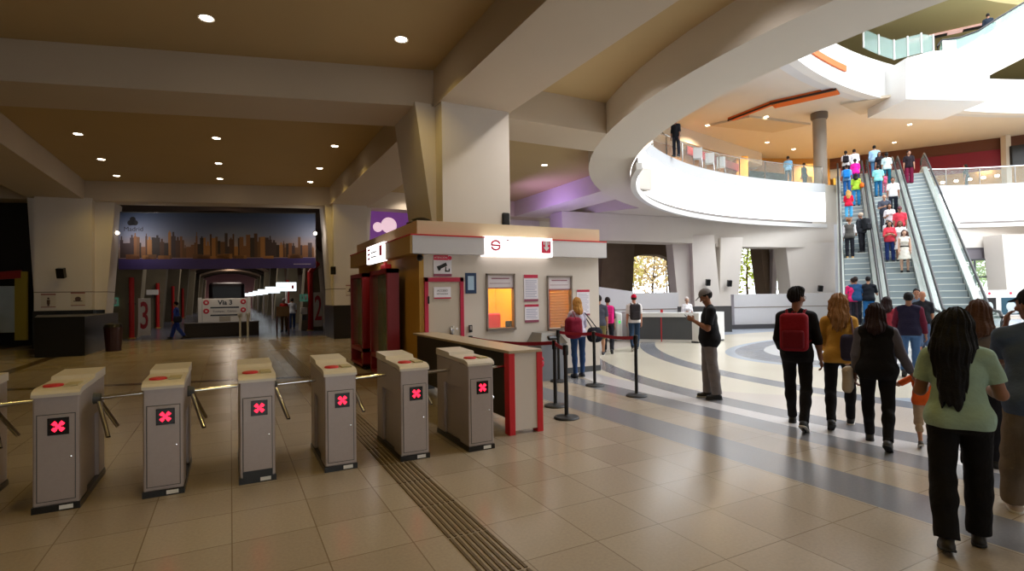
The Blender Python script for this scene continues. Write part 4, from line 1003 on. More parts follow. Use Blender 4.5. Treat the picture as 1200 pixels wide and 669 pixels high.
# red framed cabinets on the booth's left side
for (y0, y1, lb, gl, zb) in ((12.75, 14.15, 'red framed glass case farther along the yellow booth side', mat('case_green', (120, 116, 60), .15), .3), (10.5, 12.0, 'red framed glass case nearer the booth corner', mat('case_green2', (92, 110, 48), .15), .3)):
    o = thing('display_case', lb, 'display case', (2.85, (y0+y1)/2, 0)); h = (y1-y0)/2; e = .09; fr = mat('case_red', (150, 22, 30), .4)
    m = MB(); m.b2((-.12, -h, .06), (.12, -h+e, 2.25)); m.b2((-.12, h-e, .06), (.12, h, 2.25)); m.b2((-.12, -h, 2.16), (.12, h, 2.25)); m.b2((-.12, -h, zb+.1), (.12, h, zb+.19)); m.b2((-.12, -h, .06), (.12, h, .12)); m.build('frame', fr, o)
    m = MB(); m.b2((.04, -h+e, zb), (.10, h-e, 2.2)); m.build('back_panel', gl, o)
    m = MB(); m.b2((-.07, -h+e, zb+.1), (-.06, h-e, 2.18)); m.build('pane', glass, o)
    for yy in (-h+.06, h-.06): m = MB(); m.b2((-.06, yy-.04, 0), (.06, yy+.04, .07)); m.build('foot', black_m, o)
o = thing('fire_alarm', 'small red alarm box on the booth side above the near glass case', 'alarm', (3.1, 11.75, 2.30)); m = MB(); m.b2((-.14, -.2, 0), (0, .2, .1), .01); m.build('housing', red_m, o); m = MB(); m.tube([(-.08, 0, .1), (-.08, 0, .15)], .04, 10); m.build('beacon', mat('beacon', (220, 60, 40), .3), o)
o = thing('call_box', 'slim red call box between the two glass cases', 'call box', (3.095, 12.35, 1.0)); m = MB(); m.b2((-.14, -.12, 0), (0, .12, .65), .01); m.build('housing', mat('case_red', (150, 22, 30), .4), o); m = MB(); m.b2((-.15, -.05, .42), (-.14, .05, .5)); m.build('plate', white_m, o)
# ---------- counter with white and red end
o = thing('queue_counter', 'long black counter with white and red end panel beside the gates', 'counter', (3.2, 7.6, 0))
m = MB(); m.b2((-.16, -1.72, .16), (.14, 2.0, .98)); m.build('body', mat('counter_black', (20, 18, 18), .4), o)
m = MB(); m.b2((-.24, -1.84, .985), (.22, 2.01, 1.02), .006); m.build('top', mat('counter_top', (168, 152, 128), .4), o)
m = MB(); m.b2((-.155, -1.815, .05), (.155, -1.72, .985)); m.build('end_panel', mat('end_white', (206, 196, 188), .5), o)
for sg in (-1, 1): m = MB(); m.b2((sg*.155, -1.83, 0), (sg*.235, -1.70, .985), .004); m.build('corner_post', red_m, o)
for yy in (-.6, .7, 1.85): m = MB(); m.b2((-.12, yy-.05, 0), (.1, yy+.05, .17)); m.build('foot', dkm, o)
o2 = thing('s_badge', 'small red S badge sticking out past the counter end', 'sign', (3.50, 6.0, .72)); m = MB(); glyph_S(m, (0, 0, .1), .085); m.build('s_mark', pinkred, o2, True); m = MB(); m.b2((-.075, -.01, .085), (.02, .01, .115)); m.build('bracket', pinkred, o2)
# ---------- belt stanchions
PST = [(onz(664, 490), 'belt post nearest the counter end, right of the pair'), (onz(651, 476), 'belt post nearest the counter end, left of the pair'), (onz(697, 452), 'belt post standing mid-floor, second from the right'), (onz(746, 464), 'rightmost black belt post, mid-floor'), (onz(655, 447), 'belt post almost hidden behind the nearest pair'), (Vector((3.66, 8.55, 0)), 'belt post behind the counter, right of the booth door'), (Vector((3.62, 9.35, 0)), 'belt post against the booth by the door')]
P0 = None
for p, lb in PST:
    if P0 is None:
        P0 = thing('belt_post', lb, 'belt post', p, 0, 'black belt barrier posts')
        m = MB(); m.lathe([(.17, 0), (.175, .012), (.16, .028), (.04, .04), (.03, .05)], n=24); m.build('base', rubber, P0, True)
        m = MB(); m.tube([(0, 0, .03), (0, 0, .90)], .028, 12); m.build('pole', rubber, P0, True)
        m = MB(); m.lathe([(.036, .86), (.040, .87), (.040, .985), (.032, 1.0), (.001, 1.0)], n=16); m.build('head', black_m, P0, True)
    else: o = copy_tree(P0); o.location = p; o['label'] = lb
beltm = mat('belt_red', (158, 20, 44), .7)
def belt(a, b, label):
    a = Vector(a); b = Vector(b); d = (b-a); L = d.length; d.normalize(); n = Vector((-d.y, d.x, 0))*.0025
    m = MB(); N = 10; V = []
    for i in range(N+1):
        t = i/N; p = a+d*(.04+(L-.08)*t); z = .955-.05*4*t*(1-t)*min(1, L/2)
        V += [p-n+Vector((0, 0, z-.028)), p+n+Vector((0, 0, z-.028)), p+n+Vector((0, 0, z+.028)), p-n+Vector((0, 0, z+.028))]
    Fs = [(0, 1, 2, 3), tuple(N*4+k for k in (3, 2, 1, 0))]
    for i in range(N):
        for k in range(4): Fs.append((i*4+k, i*4+(k+1) % 4, i*4+4+(k+1) % 4, i*4+4+k))
    m.faces(V, Fs); return tag(m.build('barrier_belt', beltm), label, 'belt', 'red barrier belts')
belt(PST[6][0], PST[5][0], 'red belt above the counter, nearest the booth door')
belt(PST[5][0], PST[1][0], 'red belt running from behind the counter past the bin')
belt(PST[1][0], PST[0][0], 'short red belt between the nearest pair of posts')
belt(PST[4][0], PST[2][0], 'red belt in front of the woman at the window')
belt(PST[2][0], PST[3][0], 'rightmost red belt, between two mid-floor posts')
# ---------- bin
o = thing('litter_bin', 'grey litter bin with domed lid against the booth front', 'bin', (5.62, KY0-.36, 0))
m = MB(); m.hexa([(-.24, -.22, 0), (.24, -.22, 0), (.24, .22, 0), (-.24, .22, 0)], [(-.29, -.27, .72), (.29, -.27, .72), (.29, .27, .72), (-.29, .27, .72)]); m.build('body', mat('bin_grey', (142, 146, 154), .5), o)
m = MB(); m.hexa([(-.31, -.29, .72), (.31, -.29, .72), (.31, .29, .72), (-.31, .29, .72)], [(-.20, -.14, .93), (.20, -.14, .93), (.20, .24, .93), (-.20, .24, .93)]); ld = m.build('lid', mat('bin_lid', (128, 124, 116), .5), o)
v = Vol((-.3, -.3, -.2), (.3, .3, .2), .012); v.rbox((0, 0, 0), (.13, .03, .05), .028, 0, np.array(Euler((-.6, 0, 0)).to_matrix())); f = v.mesh('flap', black_m, ld); f.location = (.02, -.215, .835)
# ---------- reception desk and gates under the far opening
D0, D1, D2, D3 = dep(738, 340, 18.6), dep(812, 340, 17.9), dep(818, 340, 17.7), dep(848, 340, 18.5)
o = thing('reception_desk', 'long white and grey reception desk at the far side of the floor', 'desk', ((D0.x+D1.x)/2, (D0.y+D1.y)/2, 0)); oc = Vector(o.location)
def seg(a, b, z0, z1, th, name, material, par, out=0):
    a2 = Vector((a.x, a.y)); b2 = Vector((b.x, b.y)); n = Vector((-(b2-a2).y, (b2-a2).x)).normalized()
    if n.dot(Vector((fh.x, fh.y))) < 0: n = -n
    a2 -= n*out; b2 -= n*out
    m = MB(); m.prism([(p.x-oc.x, p.y-oc.y) for p in (a2, b2, b2+n*th, a2+n*th)], z0, z1); return m.build(name, material, par)
seg(D0, D1, .10, .86, .5, 'front_panel', dkm, o); seg(D0, D1, .86, 1.0, .6, 'top', white_m, o, .05); seg(D0, D1, 0, .10, .45, 'plinth', white_m, o, -.02)
seg(D2, D3, .06, 1.0, .6, 'white_wing', white_m, o); seg(D2, D3, 0, .06, .5, 'wing_plinth', dkm, o, -.03)
for a, b in ((mixp(D0, D1, .49), mixp(D0, D1, .505)), (mixp(D1, D2, -.02), mixp(D1, D2, .6))): seg(a, b, .02, .88, .1, 'red_edge', red_m, o, .012)
seg(mixp(D0, D1, .48), mixp(D0, D1, .52), 1.0, 1.1, .05, 'desk_lamp', red_m, o, -.2)
gl = ['left one of the silver glass gates by the desk', 'middle white gate by the desk with a green light', 'gate post nearest the desk behind the man in the red cap']
for i, px in enumerate((711, 722, 734)):
    p = dep(px, 340, 19.3+.2*i); o = thing('speed_gate', gl[i], 'gate', p, -YAW); o.location.z = 0
    v = Vol((-.2, -.7, 0), (.2, .7, 1.1), .03); v.rbox((0, 0, .5), (.11, .5, .49), .05, 0); v.mesh('housing', white_m if i == 1 else steel, o)
    m = MB(); m.b2((.11, -.2, .25), (.16, -.18, .95)); m.build('glass_leaf', mat('lilac_glass', (176, 168, 206), .2, alpha=.6), o)
    m = MB(); m.b2((-.03, -.525, .62), (.03, -.50, .72)); m.build('indicator', mat('green_led', (60, 190, 90), .4, emit=(60, 220, 90), es=1.0), o)
# loudspeakers on the far column and the near piers
def wall_speaker(p, label, rz=0, s=1.0):
    o = thing('wall_speaker', label, 'speaker', p, rz, 'black wall loudspeakers')
    m = MB(); m.box((0, -.16*s, 0), (.17*s, .15*s, .26*s), rx=.25, bevel=.015); m.build('housing', black_m, o)
    m = MB(); m.tube([(0, 0, .02), (0, -.12*s, .02)], .02, 6); m.build('bracket', black_m, o); return o
for px, py, D, lb in ((828, 331, 27.55, 'black speaker on the front face of the splayed far column'), (853, 332, 27.95, 'black speaker on the right flank of the splayed far column'), (959, 338, 29.55, 'black speaker on the broad far pier, left one'), (982, 339, 29.55, 'black speaker at the right edge of the broad far pier')):
    wall_speaker(dep(px, py, D), lb, -YAW, 1.25)
wall_speaker(Vector((-5.4, 25.1, 2.72)), 'black speaker on the left column', -.2, 1.4)
wall_speaker(Vector((3.72, 22.74, 2.78)), 'black speaker on the flank of the column right of the tunnel mouth', -.2, 1.2)
# pictograms on the columns
def picto(label, p, w=.42, h=.5, rz=0, kind=0):
    o = thing('pictogram_plate', label, 'sign', p, rz)
    m = MB(); m.b2((-w/2, -.012, 0), (w/2, -.001, h)); m.build('plate', mat('plate_ivory', (206, 196, 180), .6), o)
    m = MB(); m.b2((-w/2, -.016, h-.05), (w/2, -.0125, h)); m.b2((-w/2, -.016, 0), (w/2, -.0125, .03)); m.build('rule', mat('rule_rose', (150, 96, 92), .6), o)
    m = MB()
    if kind == 0: m.lathe([(.001, -.017), (.035, -.017), (.035, -.0125)], (.0, 0, h*.66), 12, 'y'); m.b2((-.045, -.017, .12), (.045, -.0125, .28)); m.b2((-.03, -.017, .05), (.03, -.0125, .12))
    else: m.lathe([(.001, -.017), (.09, -.017), (.09, -.0125)], (0, 0, h*.5), 16, 'y'); m.b2((-.13, -.017, .16), (.13, -.0125, .19))
    m.build('symbol', mat('symbol_brown', (84, 60, 52), .6), o); return o
picto('small restroom style sign on the left column, left of the two', (-5.85, 25.09, 1.48)); picto('small round symbol sign on the left column, right of the two', (-5.0, 25.09, 1.52), kind=1)
picto('small pink symbol sign on the column beside the booth', (4.4, 22.74, 1.75), .4, .45, kind=1)
# ---------- left shop: map board and dark openings
o = thing('map_board', 'large pale map board with red and yellow bands, far left', 'sign', (-8.65, 27.2, .55), -.26)
m = MB(); m.b2((-1.9, -.1, 0), (1.5, -.02, 1.75)); m.build('map_panel', mat('map_blue', (196, 210, 212), .5, var=.25, vscale=1.2), o)
m = MB(); m.b2((1.5, -.1, -.3), (1.9, -.02, 2.3)); m.build('yellow_band', mat('map_yellow', (190, 164, 60), .5), o)
m = MB(); m.hexa([(-2.2, -.12, 1.80), (1.7, -.12, 2.05), (1.7, -.02, 2.05), (-2.2, -.02, 1.80)], [(-2.2, -.12, 2.0), (1.7, -.12, 2.35), (1.7, -.02, 2.35), (-2.2, -.02, 2.0)]); m.build('red_band', mat('map_red', (170, 44, 40), .5), o)
m = MB(); m.tube([(-1.2, -.11, .1), (-.4, -.11, .7), (.1, -.11, 1.6)], .02, 5); m.tube([(-.4, -.11, .7), (.9, -.11, .5)], .02, 5); m.build('route_lines', mat('route_blue', (80, 110, 150), .5), o)
o = thing('notice_stand', 'white framed notice stand with dark red squares at the far left edge', 'sign', (-7.2, 23.9, 0), -.2); m = MB(); m.b2((-.75, -.02, .5), (.35, .02, 1.35)); m.build('board', white_m, o); m = MB(); m.b2((-.6, -.03, 1.0), (-.2, -.021, 1.25)); m.b2((-.6, -.03, .65), (-.2, -.021, .9)); m.build('red_squares', mat('map_red', (170, 44, 40), .5), o); m = MB(); m.tube([(.3, 0, 0), (.3, 0, 1.35)], .02, 6); m.tube([(-.7, 0, 0), (-.7, 0, .5)], .02, 6); m.build('posts', dkm, o)
o = thing('litter_bin', 'small dark red bin beside the left column foot', 'bin', (-3.5, 22.3, 0)); m = MB(); m.lathe([(.22, 0), (.27, .75), (.27, .8)], n=18); m.build('body', mat('bin_maroon', (54, 22, 22), .5), o); m = MB(); m.lathe([(.28, .80), (.24, .9), (.05, .96)], n=18); m.build('lid', black_m, o)
# ---------- tunnel
TX0, TX1 = -4.25, 3.75
cols = [29.6+9.6*k for k in range(8)]
stc = None
for side, x in ((-1, TX0), (1, TX1)):
    for k, y in enumerate(cols):
        yy = y if side < 0 else y+.5
        m = MB(); m.hexa([(x-.55, yy-.6, 0), (x+.55, yy-.6, 0), (x+.55, yy+.6, 0), (x-.55, yy+.6, 0)], [(x-.55-side*-.35, yy-.6, 4.7), (x+.55-side*.35, yy-.6, 4.7), (x+.55-side*.35, yy+.6, 4.7), (x-.55-side*-.35, yy+.6, 4.7)])
        struct(m.build('column', conc), 'concrete bay column in the tunnel')
m = MB(); m.b2((TX0-6, 27.6, 6.2), (TX1+6, 112, 6.4)); struct(m.build('ceiling', dconc), 'tunnel roof slab')
m = MB()
m.b2((TX0-2.8, 28.6, 0), (TX0-2.6, 112, 6.2)); m.b2((TX1+2.6, 24.5, 0), (TX1+2.8, 112, 6.2)); struct(m.build('wall_tunnel', dconc), 'dark tunnel side walls')
for k in range(14):
    y = 29.6+4.8*k; m = MB()
    for a0, a1 in zip(np.linspace(0, PI, 13)[:-1], np.linspace(0, PI, 13)[1:]):
        p = [(4.55*math.cos(a), 3.4+2.1*math.sin(a)) for a in (a0, a1)]; q = [(4.9*math.cos(a), 3.5+2.5*math.sin(a)) for a in (a0, a1)]
        m.hexa([(p[0][0], y, p[0][1]), (p[1][0], y, p[1][1]), (q[1][0], y, q[1][1]), (q[0][0], y, q[0][1])], [(p[0][0], y+.5, p[0][1]), (p[1][0], y+.5, p[1][1]), (q[1][0], y+.5, q[1][1]), (q[0][0], y+.5, q[0][1])])
    struct(m.build('ceiling_rib', dconc), 'arched concrete rib of the tunnel')
pr = mat('pipe_red', (186, 26, 26), .5)
for k in range(4):
    o = thing('red_pipe', ('red pipe on the nearest left tunnel column', 'red pipe on the second left tunnel column', 'red pipe on the third left tunnel column', 'red pipe deep on the left of the tunnel')[k], 'pipe', (TX0+.38, cols[k]-.75, 0), 0, 'red pipes on the left tunnel columns')
    m = MB(); m.tube([(0, 0, .04), (0, 0, 2.7)], .10, 10); m.build('pipe', pr, o, True); m = MB(); m.tube([(0, 0, 0), (0, 0, .05)], .15, 10); m.build('flange', mat('brass', (190, 150, 80), .4), o); m = MB(); m.b2((-.15, .1, 1.5), (.15, .16, 1.56)); m.build('clamp', dkm, o)
o = thing('red_pipe', 'tall red pipe at the right of the tunnel mouth', 'pipe', (TX1-.12, 29.3, 0)); m = MB(); m.tube([(0, 0, .04), (0, 0, 3.0), (.4, 0, 3.5)], .14, 10); m.build('pipe', pr, o, True); m = MB(); m.tube([(0, 0, 0), (0, 0, .05)], .18, 10); m.build('flange', mat('brass', (190, 150, 80), .4), o)
o = thing('red_pipe', 'thin red pipe on the second right tunnel column', 'pipe', (TX1-.3, 39.2, 0)); m = MB(); m.tube([(0, 0, 0), (0, 0, 2.9)], .12, 10); m.build('pipe', pr, o, True); m = MB(); m.tube([(0, 0, 0), (0, 0, .05)], .16, 10); m.build('flange', mat('brass', (190, 150, 80), .4), o)
numred = mat('number_red', (176, 20, 40), .5); numw = mat('number_white', (214, 206, 200), .5)
def number(n, p, w, h, label):
    o = thing('number_panel', label, 'sign', p); m = MB(); m.b2((-w/2, -.03, 0), (w/2, 0, h)); m.build('panel', numw, o)
    text_mesh('numeral', n, h*1.02, numred, o, (0, -.034, h*.5), depth=.003, sx=w/(h*.62), bold=.02); return o
number('3', (TX0+.85, 28.85, .12), .46, 1.66, 'white panel with a big red 3 left in the tunnel mouth')
number('2', (TX1+.26, 29.25, .2), .46, 1.76, 'white panel with a big red 2 right in the tunnel mouth')
eg = mat('exit_green', (52, 92, 76), .5, emit=(120, 190, 160), es=.12)
for p, lb in (((TX0-.30, 28.95, 1.45), 'small green exit sign at the left of the tunnel mouth'), ((TX1-.42, 29.4, 1.5), 'small green exit sign at the right of the tunnel mouth')):
    o = thing('exit_sign', lb, 'sign', p); m = MB(); m.b2((-.2, -.03, 0), (.2, 0, .38)); m.build('plate', eg, o)
    m = MB(); m.lathe([(.001, -.036), (.025, -.036), (.025, -.03)], (-.07, 0, .29), 8, 'y'); m.b2((-.10, -.036, .1), (-.05, -.031, .25)); m.b2((.04, -.036, .08), (.13, -.031, .3)); m.build('symbol', white_m, o)
o = thing('way_sign', 'small white flag sign on the second left tunnel column', 'sign', (TX0+.15, 38.2, 2.0)); m = MB(); m.b2((-.3, -.04, 0), (.3, 0, .3)); m.build('plate', white_m, o); m = MB(); m.tube([(0, .02, -.2), (0, .02, .4)], .03, 6); m.build('bracket', dkm, o)
o = thing('phone_box', 'small white phone box under the right green exit sign', 'phone', (TX1-.42, 29.4, .85)); m = MB(); m.b2((-.16, -.1, 0), (.16, 0, .34), .02); m.build('box', white_m, o); m = MB(); m.b2((-.1, -.13, -.3), (.1, 0, -.05)); m.build('shelf', dkm, o)
platl = mat('platform_lamp', (236, 244, 246), .5, emit=(230, 242, 246), es=1.5)
for k, (px, py, D) in enumerate(((335.5, 337.4, 32), (319.5, 341, 44), (309, 343.8, 56), (302, 345.8, 68), (296, 347, 82), (291, 347.8, 96))):
    p = dep(px, py, D); p.z = 2.35
    o = thing('platform_sign', 'lit white platform sign on a post, %s along the right of the tunnel' % ('nearest', 'second', 'third', 'fourth', 'fifth', 'farthest')[k], 'sign', (p.x, p.y, 0), 0, 'lit platform signs in the tunnel')
    m = MB(); m.b2((-.55, -.12, 2.1), (.55, .12, 2.62), .02); lb = m.build('light_box', platl, o)
    m = MB(); m.b2((.28, -.13, 2.24), (.40, -.121, 2.44)); m.build('symbol', red_m, lb); m = MB(); m.b2((-.45, -.13, 2.34), (.1, -.121, 2.37)); m.build('print', dkm, lb)
    m = MB(); m.tube([(.0, .0, 0), (.0, .0, 2.1)], .07, 8); m.build('post', numw, o)
# end-of-platform board with the bay name
o = thing('platform_board', 'white board with black stripes reading Via 3 in the tunnel', 'sign', dep(263.5, 350, 30.5)); o.location.z = 0
bw = mat('board_white', (196, 190, 178), .5)
m = MB(); m.b2((-1.12, -.05, .35), (1.12, .05, 1.72), .03); bd = m.build('board', bw, o)
text_mesh('lettering', 'Via 3', .36, black_m, bd, (0.02, -.056, 1.48), depth=.004, bold=.012)
m = MB(); m.b2((-.72, -.058, 1.17), (.72, -.051, 1.25)); m.build('stripe', black_m, bd); m = MB(); m.b2((-.72, -.058, .74), (.72, -.051, .82)); m.build('stripe', black_m, bd)
text_mesh('lettering', 'Ecatepec   Centro', .16, dkm, bd, (0, -.056, 1.0), depth=.003)
for i, (x, z) in enumerate(((-.92, 1.5), (-.92, 1.02), (.93, 1.52), (.93, 1.05))): m = MB(); m.lathe([(.001, -.060), (.13, -.060), (.15, -.051)], (x, 0, z), 14, 'y'); d = m.build('roundel', numred, bd); m = MB(); m.b2((x-.05, -.064, z-.05), (x+.05, -.0605, z+.05)); m.build('pictogram', bw, d)
for x in (-1.22, 1.22): m = MB(); m.b2((x-.09, -.07, 0), (x+.09, .07, 1.78)); m.build('post', bw, o)
m = MB(); m.b2((-.28, -.3, .42), (.28, -.25, .72)); m.b2((-.26, -.28, 0), (-.22, -.26, .45)); m.b2((.22, -.28, 0), (.26, -.26, .45)); m.build('hanging_plate', mat('board_grey', (150, 140, 120), .5), o)
o = thing('bus', 'dark bus seen end-on behind the Via 3 board', 'bus', dep(266, 350, 41)); o.location.z = 0
v = Vol((-1.4, -.2, 0), (1.4, 9, 3.2), .06); v.rbox((0, 4.4, 1.65), (1.22, 4.3, 1.3), .25, 0); v.mesh('body', mat('bus_dark', (40, 22, 24), .4), o); m = MB(); m.b2((-.95, .02, 1.7), (.95, .12, 2.6)); m.build('rear_window', black_m, o)
for x in (-.95, .95):
    for y in (1.8, 6.8): m = MB(); m.lathe([(.45, -.14), (.45, .14)], (x, y, .45), 16, 'x'); m.build('wheel', rubber, o)
# planter wall, posts, sign frame in the tunnel mouth
o = thing('planter_wall', 'low dark planter wall in front of the Via 3 board', 'planter', dep(261, 390, 24.8)); o.location.z = 0
m = MB(); m.b2((-1.5, -.3, 0), (1.5, .3, .58), .02); m.build('wall', mat('planter_brown', (58, 50, 44), .7), o); m = MB(); m.b2((-1.53, -.33, .58), (1.53, .33, .63)); m.build('coping', mat('planter_cap', (72, 64, 56), .6), o)
for px, lb in ((281.5, 'white bollard in the tunnel mouth, left of the pair'), (290.5, 'white bollard in the tunnel mouth, right of the pair')):
    p = dep(px, 390, 24.0); o = thing('bollard', lb, 'bollard', (p.x, p.y, 0)); m = MB(); m.tube([(0, 0, 0), (0, 0, .95)], .045, 8); m.build('post', bw, o); m = MB(); m.b2((-.1, -.03, .85), (.1, .03, 1.05)); m.build('head', bw, o)
p = dep(331.5, 390, 25); o = thing('sign_frame', 'brown panel on two slim posts in the tunnel mouth', 'sign', (p.x, p.y, 0))
for x in (-.25, .25): m = MB(); m.tube([(x, 0, 0), (x, 0, 1.3)], .04, 8); m.build('post', mat('post_plum', (90, 60, 66), .5), o)
m = MB(); m.b2((-.28, -.04, .85), (.28, .04, 1.3)); m.build('panel', mat('panel_amber', (120, 84, 30), .5), o)
# ---------- skyline banner over the tunnel mouth
B0, B1 = dep(139, 300, 21.8), dep(370, 300, 22.9); bd_ = Vector((B1.x-B0.x, B1.y-B0.y, 0)); BLn = bd_.length; bz = math.atan2(bd_.y, bd_.x)
o = thing('skyline_banner', 'wide dusk skyline banner hanging over the tunnel mouth', 'banner', (B0.x, B0.y, 2.95), bz); bh = 2.33
bm_ = bpy.data.materials.new('banner_sky'); bm_.use_nodes = True; nt = bm_.node_tree; b = nt.nodes['Principled BSDF']; tc = nt.nodes.new('ShaderNodeTexCoord'); sp = nt.nodes.new('ShaderNodeSeparateXYZ'); nt.links.new(tc.outputs['Object'], sp.inputs[0])
mr = nt.nodes.new('ShaderNodeMapRange'); nt.links.new(sp.outputs[2], mr.inputs[0]); mr.inputs[2].default_value = bh; cr_ = nt.nodes.new('ShaderNodeValToRGB'); e = cr_.color_ramp.elements; e[0].position = .30; e[0].color = hexc(150, 128, 120)+(1,); e[1].position = 1; e[1].color = hexc(52, 68, 98)+(1,); x = e.new(.6); x.color = hexc(104, 110, 132)+(1,); nt.links.new(mr.outputs[0], cr_.inputs[0]); nt.links.new(cr_.outputs[0], b.inputs['Base Color']); b.inputs['Roughness'].default_value = .7
m = MB(); m.b2((0, .0, 0), (BLn, .05, bh)); m.build('sheet', bm_, o)
m = MB(); m.b2((0, -.004, 0), (BLn, -.001, bh*.19)); m.build('printed_water', mat('print_water', (52, 40, 104), .6, var=.35, vscale=.8), o)
rr = random.Random(11); tones = [mat('print_tower_%d' % i, c, .7) for i, c in enumerate(((40, 30, 30), (92, 62, 40), (70, 44, 34), (140, 96, 54), (54, 40, 44), (110, 72, 46)))]
m = MB(); x = .05; base = bh*.2
while x < BLn-.1:
    w = rr.uniform(.06, .20); t = x/BLn; h = 1.15*rr.uniform(.25, .62)+.5*rr.random()*math.exp(-((t-.2)/.16)**2)+.48*rr.random()*math.exp(-((t-.55)/.15)**2)+.2*rr.random()
    h = min(h, bh*.58); m.m(tones[rr.randrange(6)]); m.b2((x, -.006, base), (min(x+w, BLn-.02), -.001, base+h))
    if rr.random() < .3: m.b2((x+w*.3, -.006, base+h), (x+w*.7, -.001, base+h+rr.uniform(.05, .18)))
    x += w*.92
for i in range(26):
    x = rr.uniform(.2, BLn-.5); w = rr.uniform(.15, .5); m.m(tones[rr.choice((1, 3, 5))]); m.b2((x, -.008, base-.05), (x+w, -.002, base+rr.uniform(.04, .16)))
m.build('printed_towers', None, o)
m = MB()
for x, z in ((.53, 2.04), (.44, 1.90), (.62, 1.90)): m.lathe([(.001, -.009), (.11, -.009), (.11, -.002)], (x, 0, z), 14, 'y')
m.b2((.44, -.009, 1.80), (.62, -.002, 1.93)); m.build('logo', mat('logo_black', (20, 18, 24), .6), o)
text_mesh('lettering', 'Madrid', .26, mat('logo_black', (20, 18, 24), .6), o, (.56, -.006, 1.64), depth=.002)
m = MB(); m.b2((BLn-.9, -.008, .16), (BLn-.2, -.002, .19)); m.build('small_print', mat('print_grey2', (150, 140, 160), .6), o)
m = MB(); m.tube([(0, .02, bh), (BLn, .02, bh)], .03, 8); m.build('top_rail', dkm, o)
for px, py, D, lb in ((137.5, 273, 21.4, 'small white floodlight at the left end of the skyline banner'), (369.5, 273.5, 22.5, 'small white floodlight at the right end of the skyline banner')):
    p = dep(px, py, D); o = thing('floodlight', lb, 'light', p); m = MB(); m.lathe([(.001, -.02), (.07, -.02), (.09, .06), (.03, .1)], n=12, axis='y'); m.build('housing', white_m, o); m = MB(); m.lathe([(.001, -.03), (.065, -.025), (.065, -.021)], n=12, axis='y'); m.build('lens', lamp_m, o)
# purple advert screen behind the booth
o = thing('advert_screen', 'violet advert screen on the wall behind the booth, upper left', 'screen', (6.1, 24.08, 4.05))
m = MB(); m.b2((-1.2, -.08, 0), (1.4, 0, 1.7)); m.build('display', mat('screen_violet', (96, 58, 110), .4, emit=(120, 60, 140), es=.5, var=.4, vscale=1.5), o)
m = MB(); m.lathe([(.30, -.10), (.33, -.085), (.36, -.081)], (.25, 0, .85), 20, 'y'); m.lathe([(.2, -.10), (.22, -.082)], (-.25, 0, .75), 20, 'y'); m.build('pale_shape', mat('screen_pale', (236, 210, 220), .4, emit=(236, 200, 214), es=.8), o)
m = MB(); m.b2((-1.25, -.06, -.05), (1.45, -.001, 0)); m.b2((-1.25, -.06, 1.7), (1.45, -.001, 1.75)); m.build('frame', dkm, o)
# ---------- far right: poster stands and rail
for px0, px1, lb, dark in ((1152, 1167, 'poster with pale shape on black, left of the two by the far right window', (26, 26, 28)), (1173, 1196, 'poster with pale shape on teal, right of the two by the far right window', (36, 74, 92))):
    a, b = dep(px0, 366, 29.6), dep(px1, 366, 29.6); w = (b-a).length; o = thing('poster_stand', lb, 'poster', ((a.x+b.x)/2, (a.y+b.y)/2, 0), -YAW)
    m = MB(); m.b2((-w*.75, -.03, .12), (w*.75, .03, 1.55)); m.build('white_board', white_m, o)
    m = MB(); m.b2((-w/2, -.038, .18), (w/2, -.031, 1.12)); pc = m.build('picture', mat('poster_%d' % dark[0], dark, .5, var=.3, vscale=3), o)
    v = Vol((-w, -.1, -.5), (w, .1, .5), .02); v.ell((0, 0, 0), (w*.26, .012, .27), 0); v.ell((w*.1, 0, -.28), (w*.3, .012, .12), .05); f = v.mesh('pale_shape', mat('poster_pale', (186, 196, 200), .6), pc); f.location = (0, -.04, .62)
    m = MB(); m.lathe([(.001, -.04), (.07, -.04), (.07, -.031)], (0, 0, 1.36), 12, 'y'); m.build('emblem', pinkred, o)
    for x in (-w*.6, w*.6): m = MB(); m.b2((x-.03, -.15, 0), (x+.03, .15, .12)); m.build('foot', dkm, o)
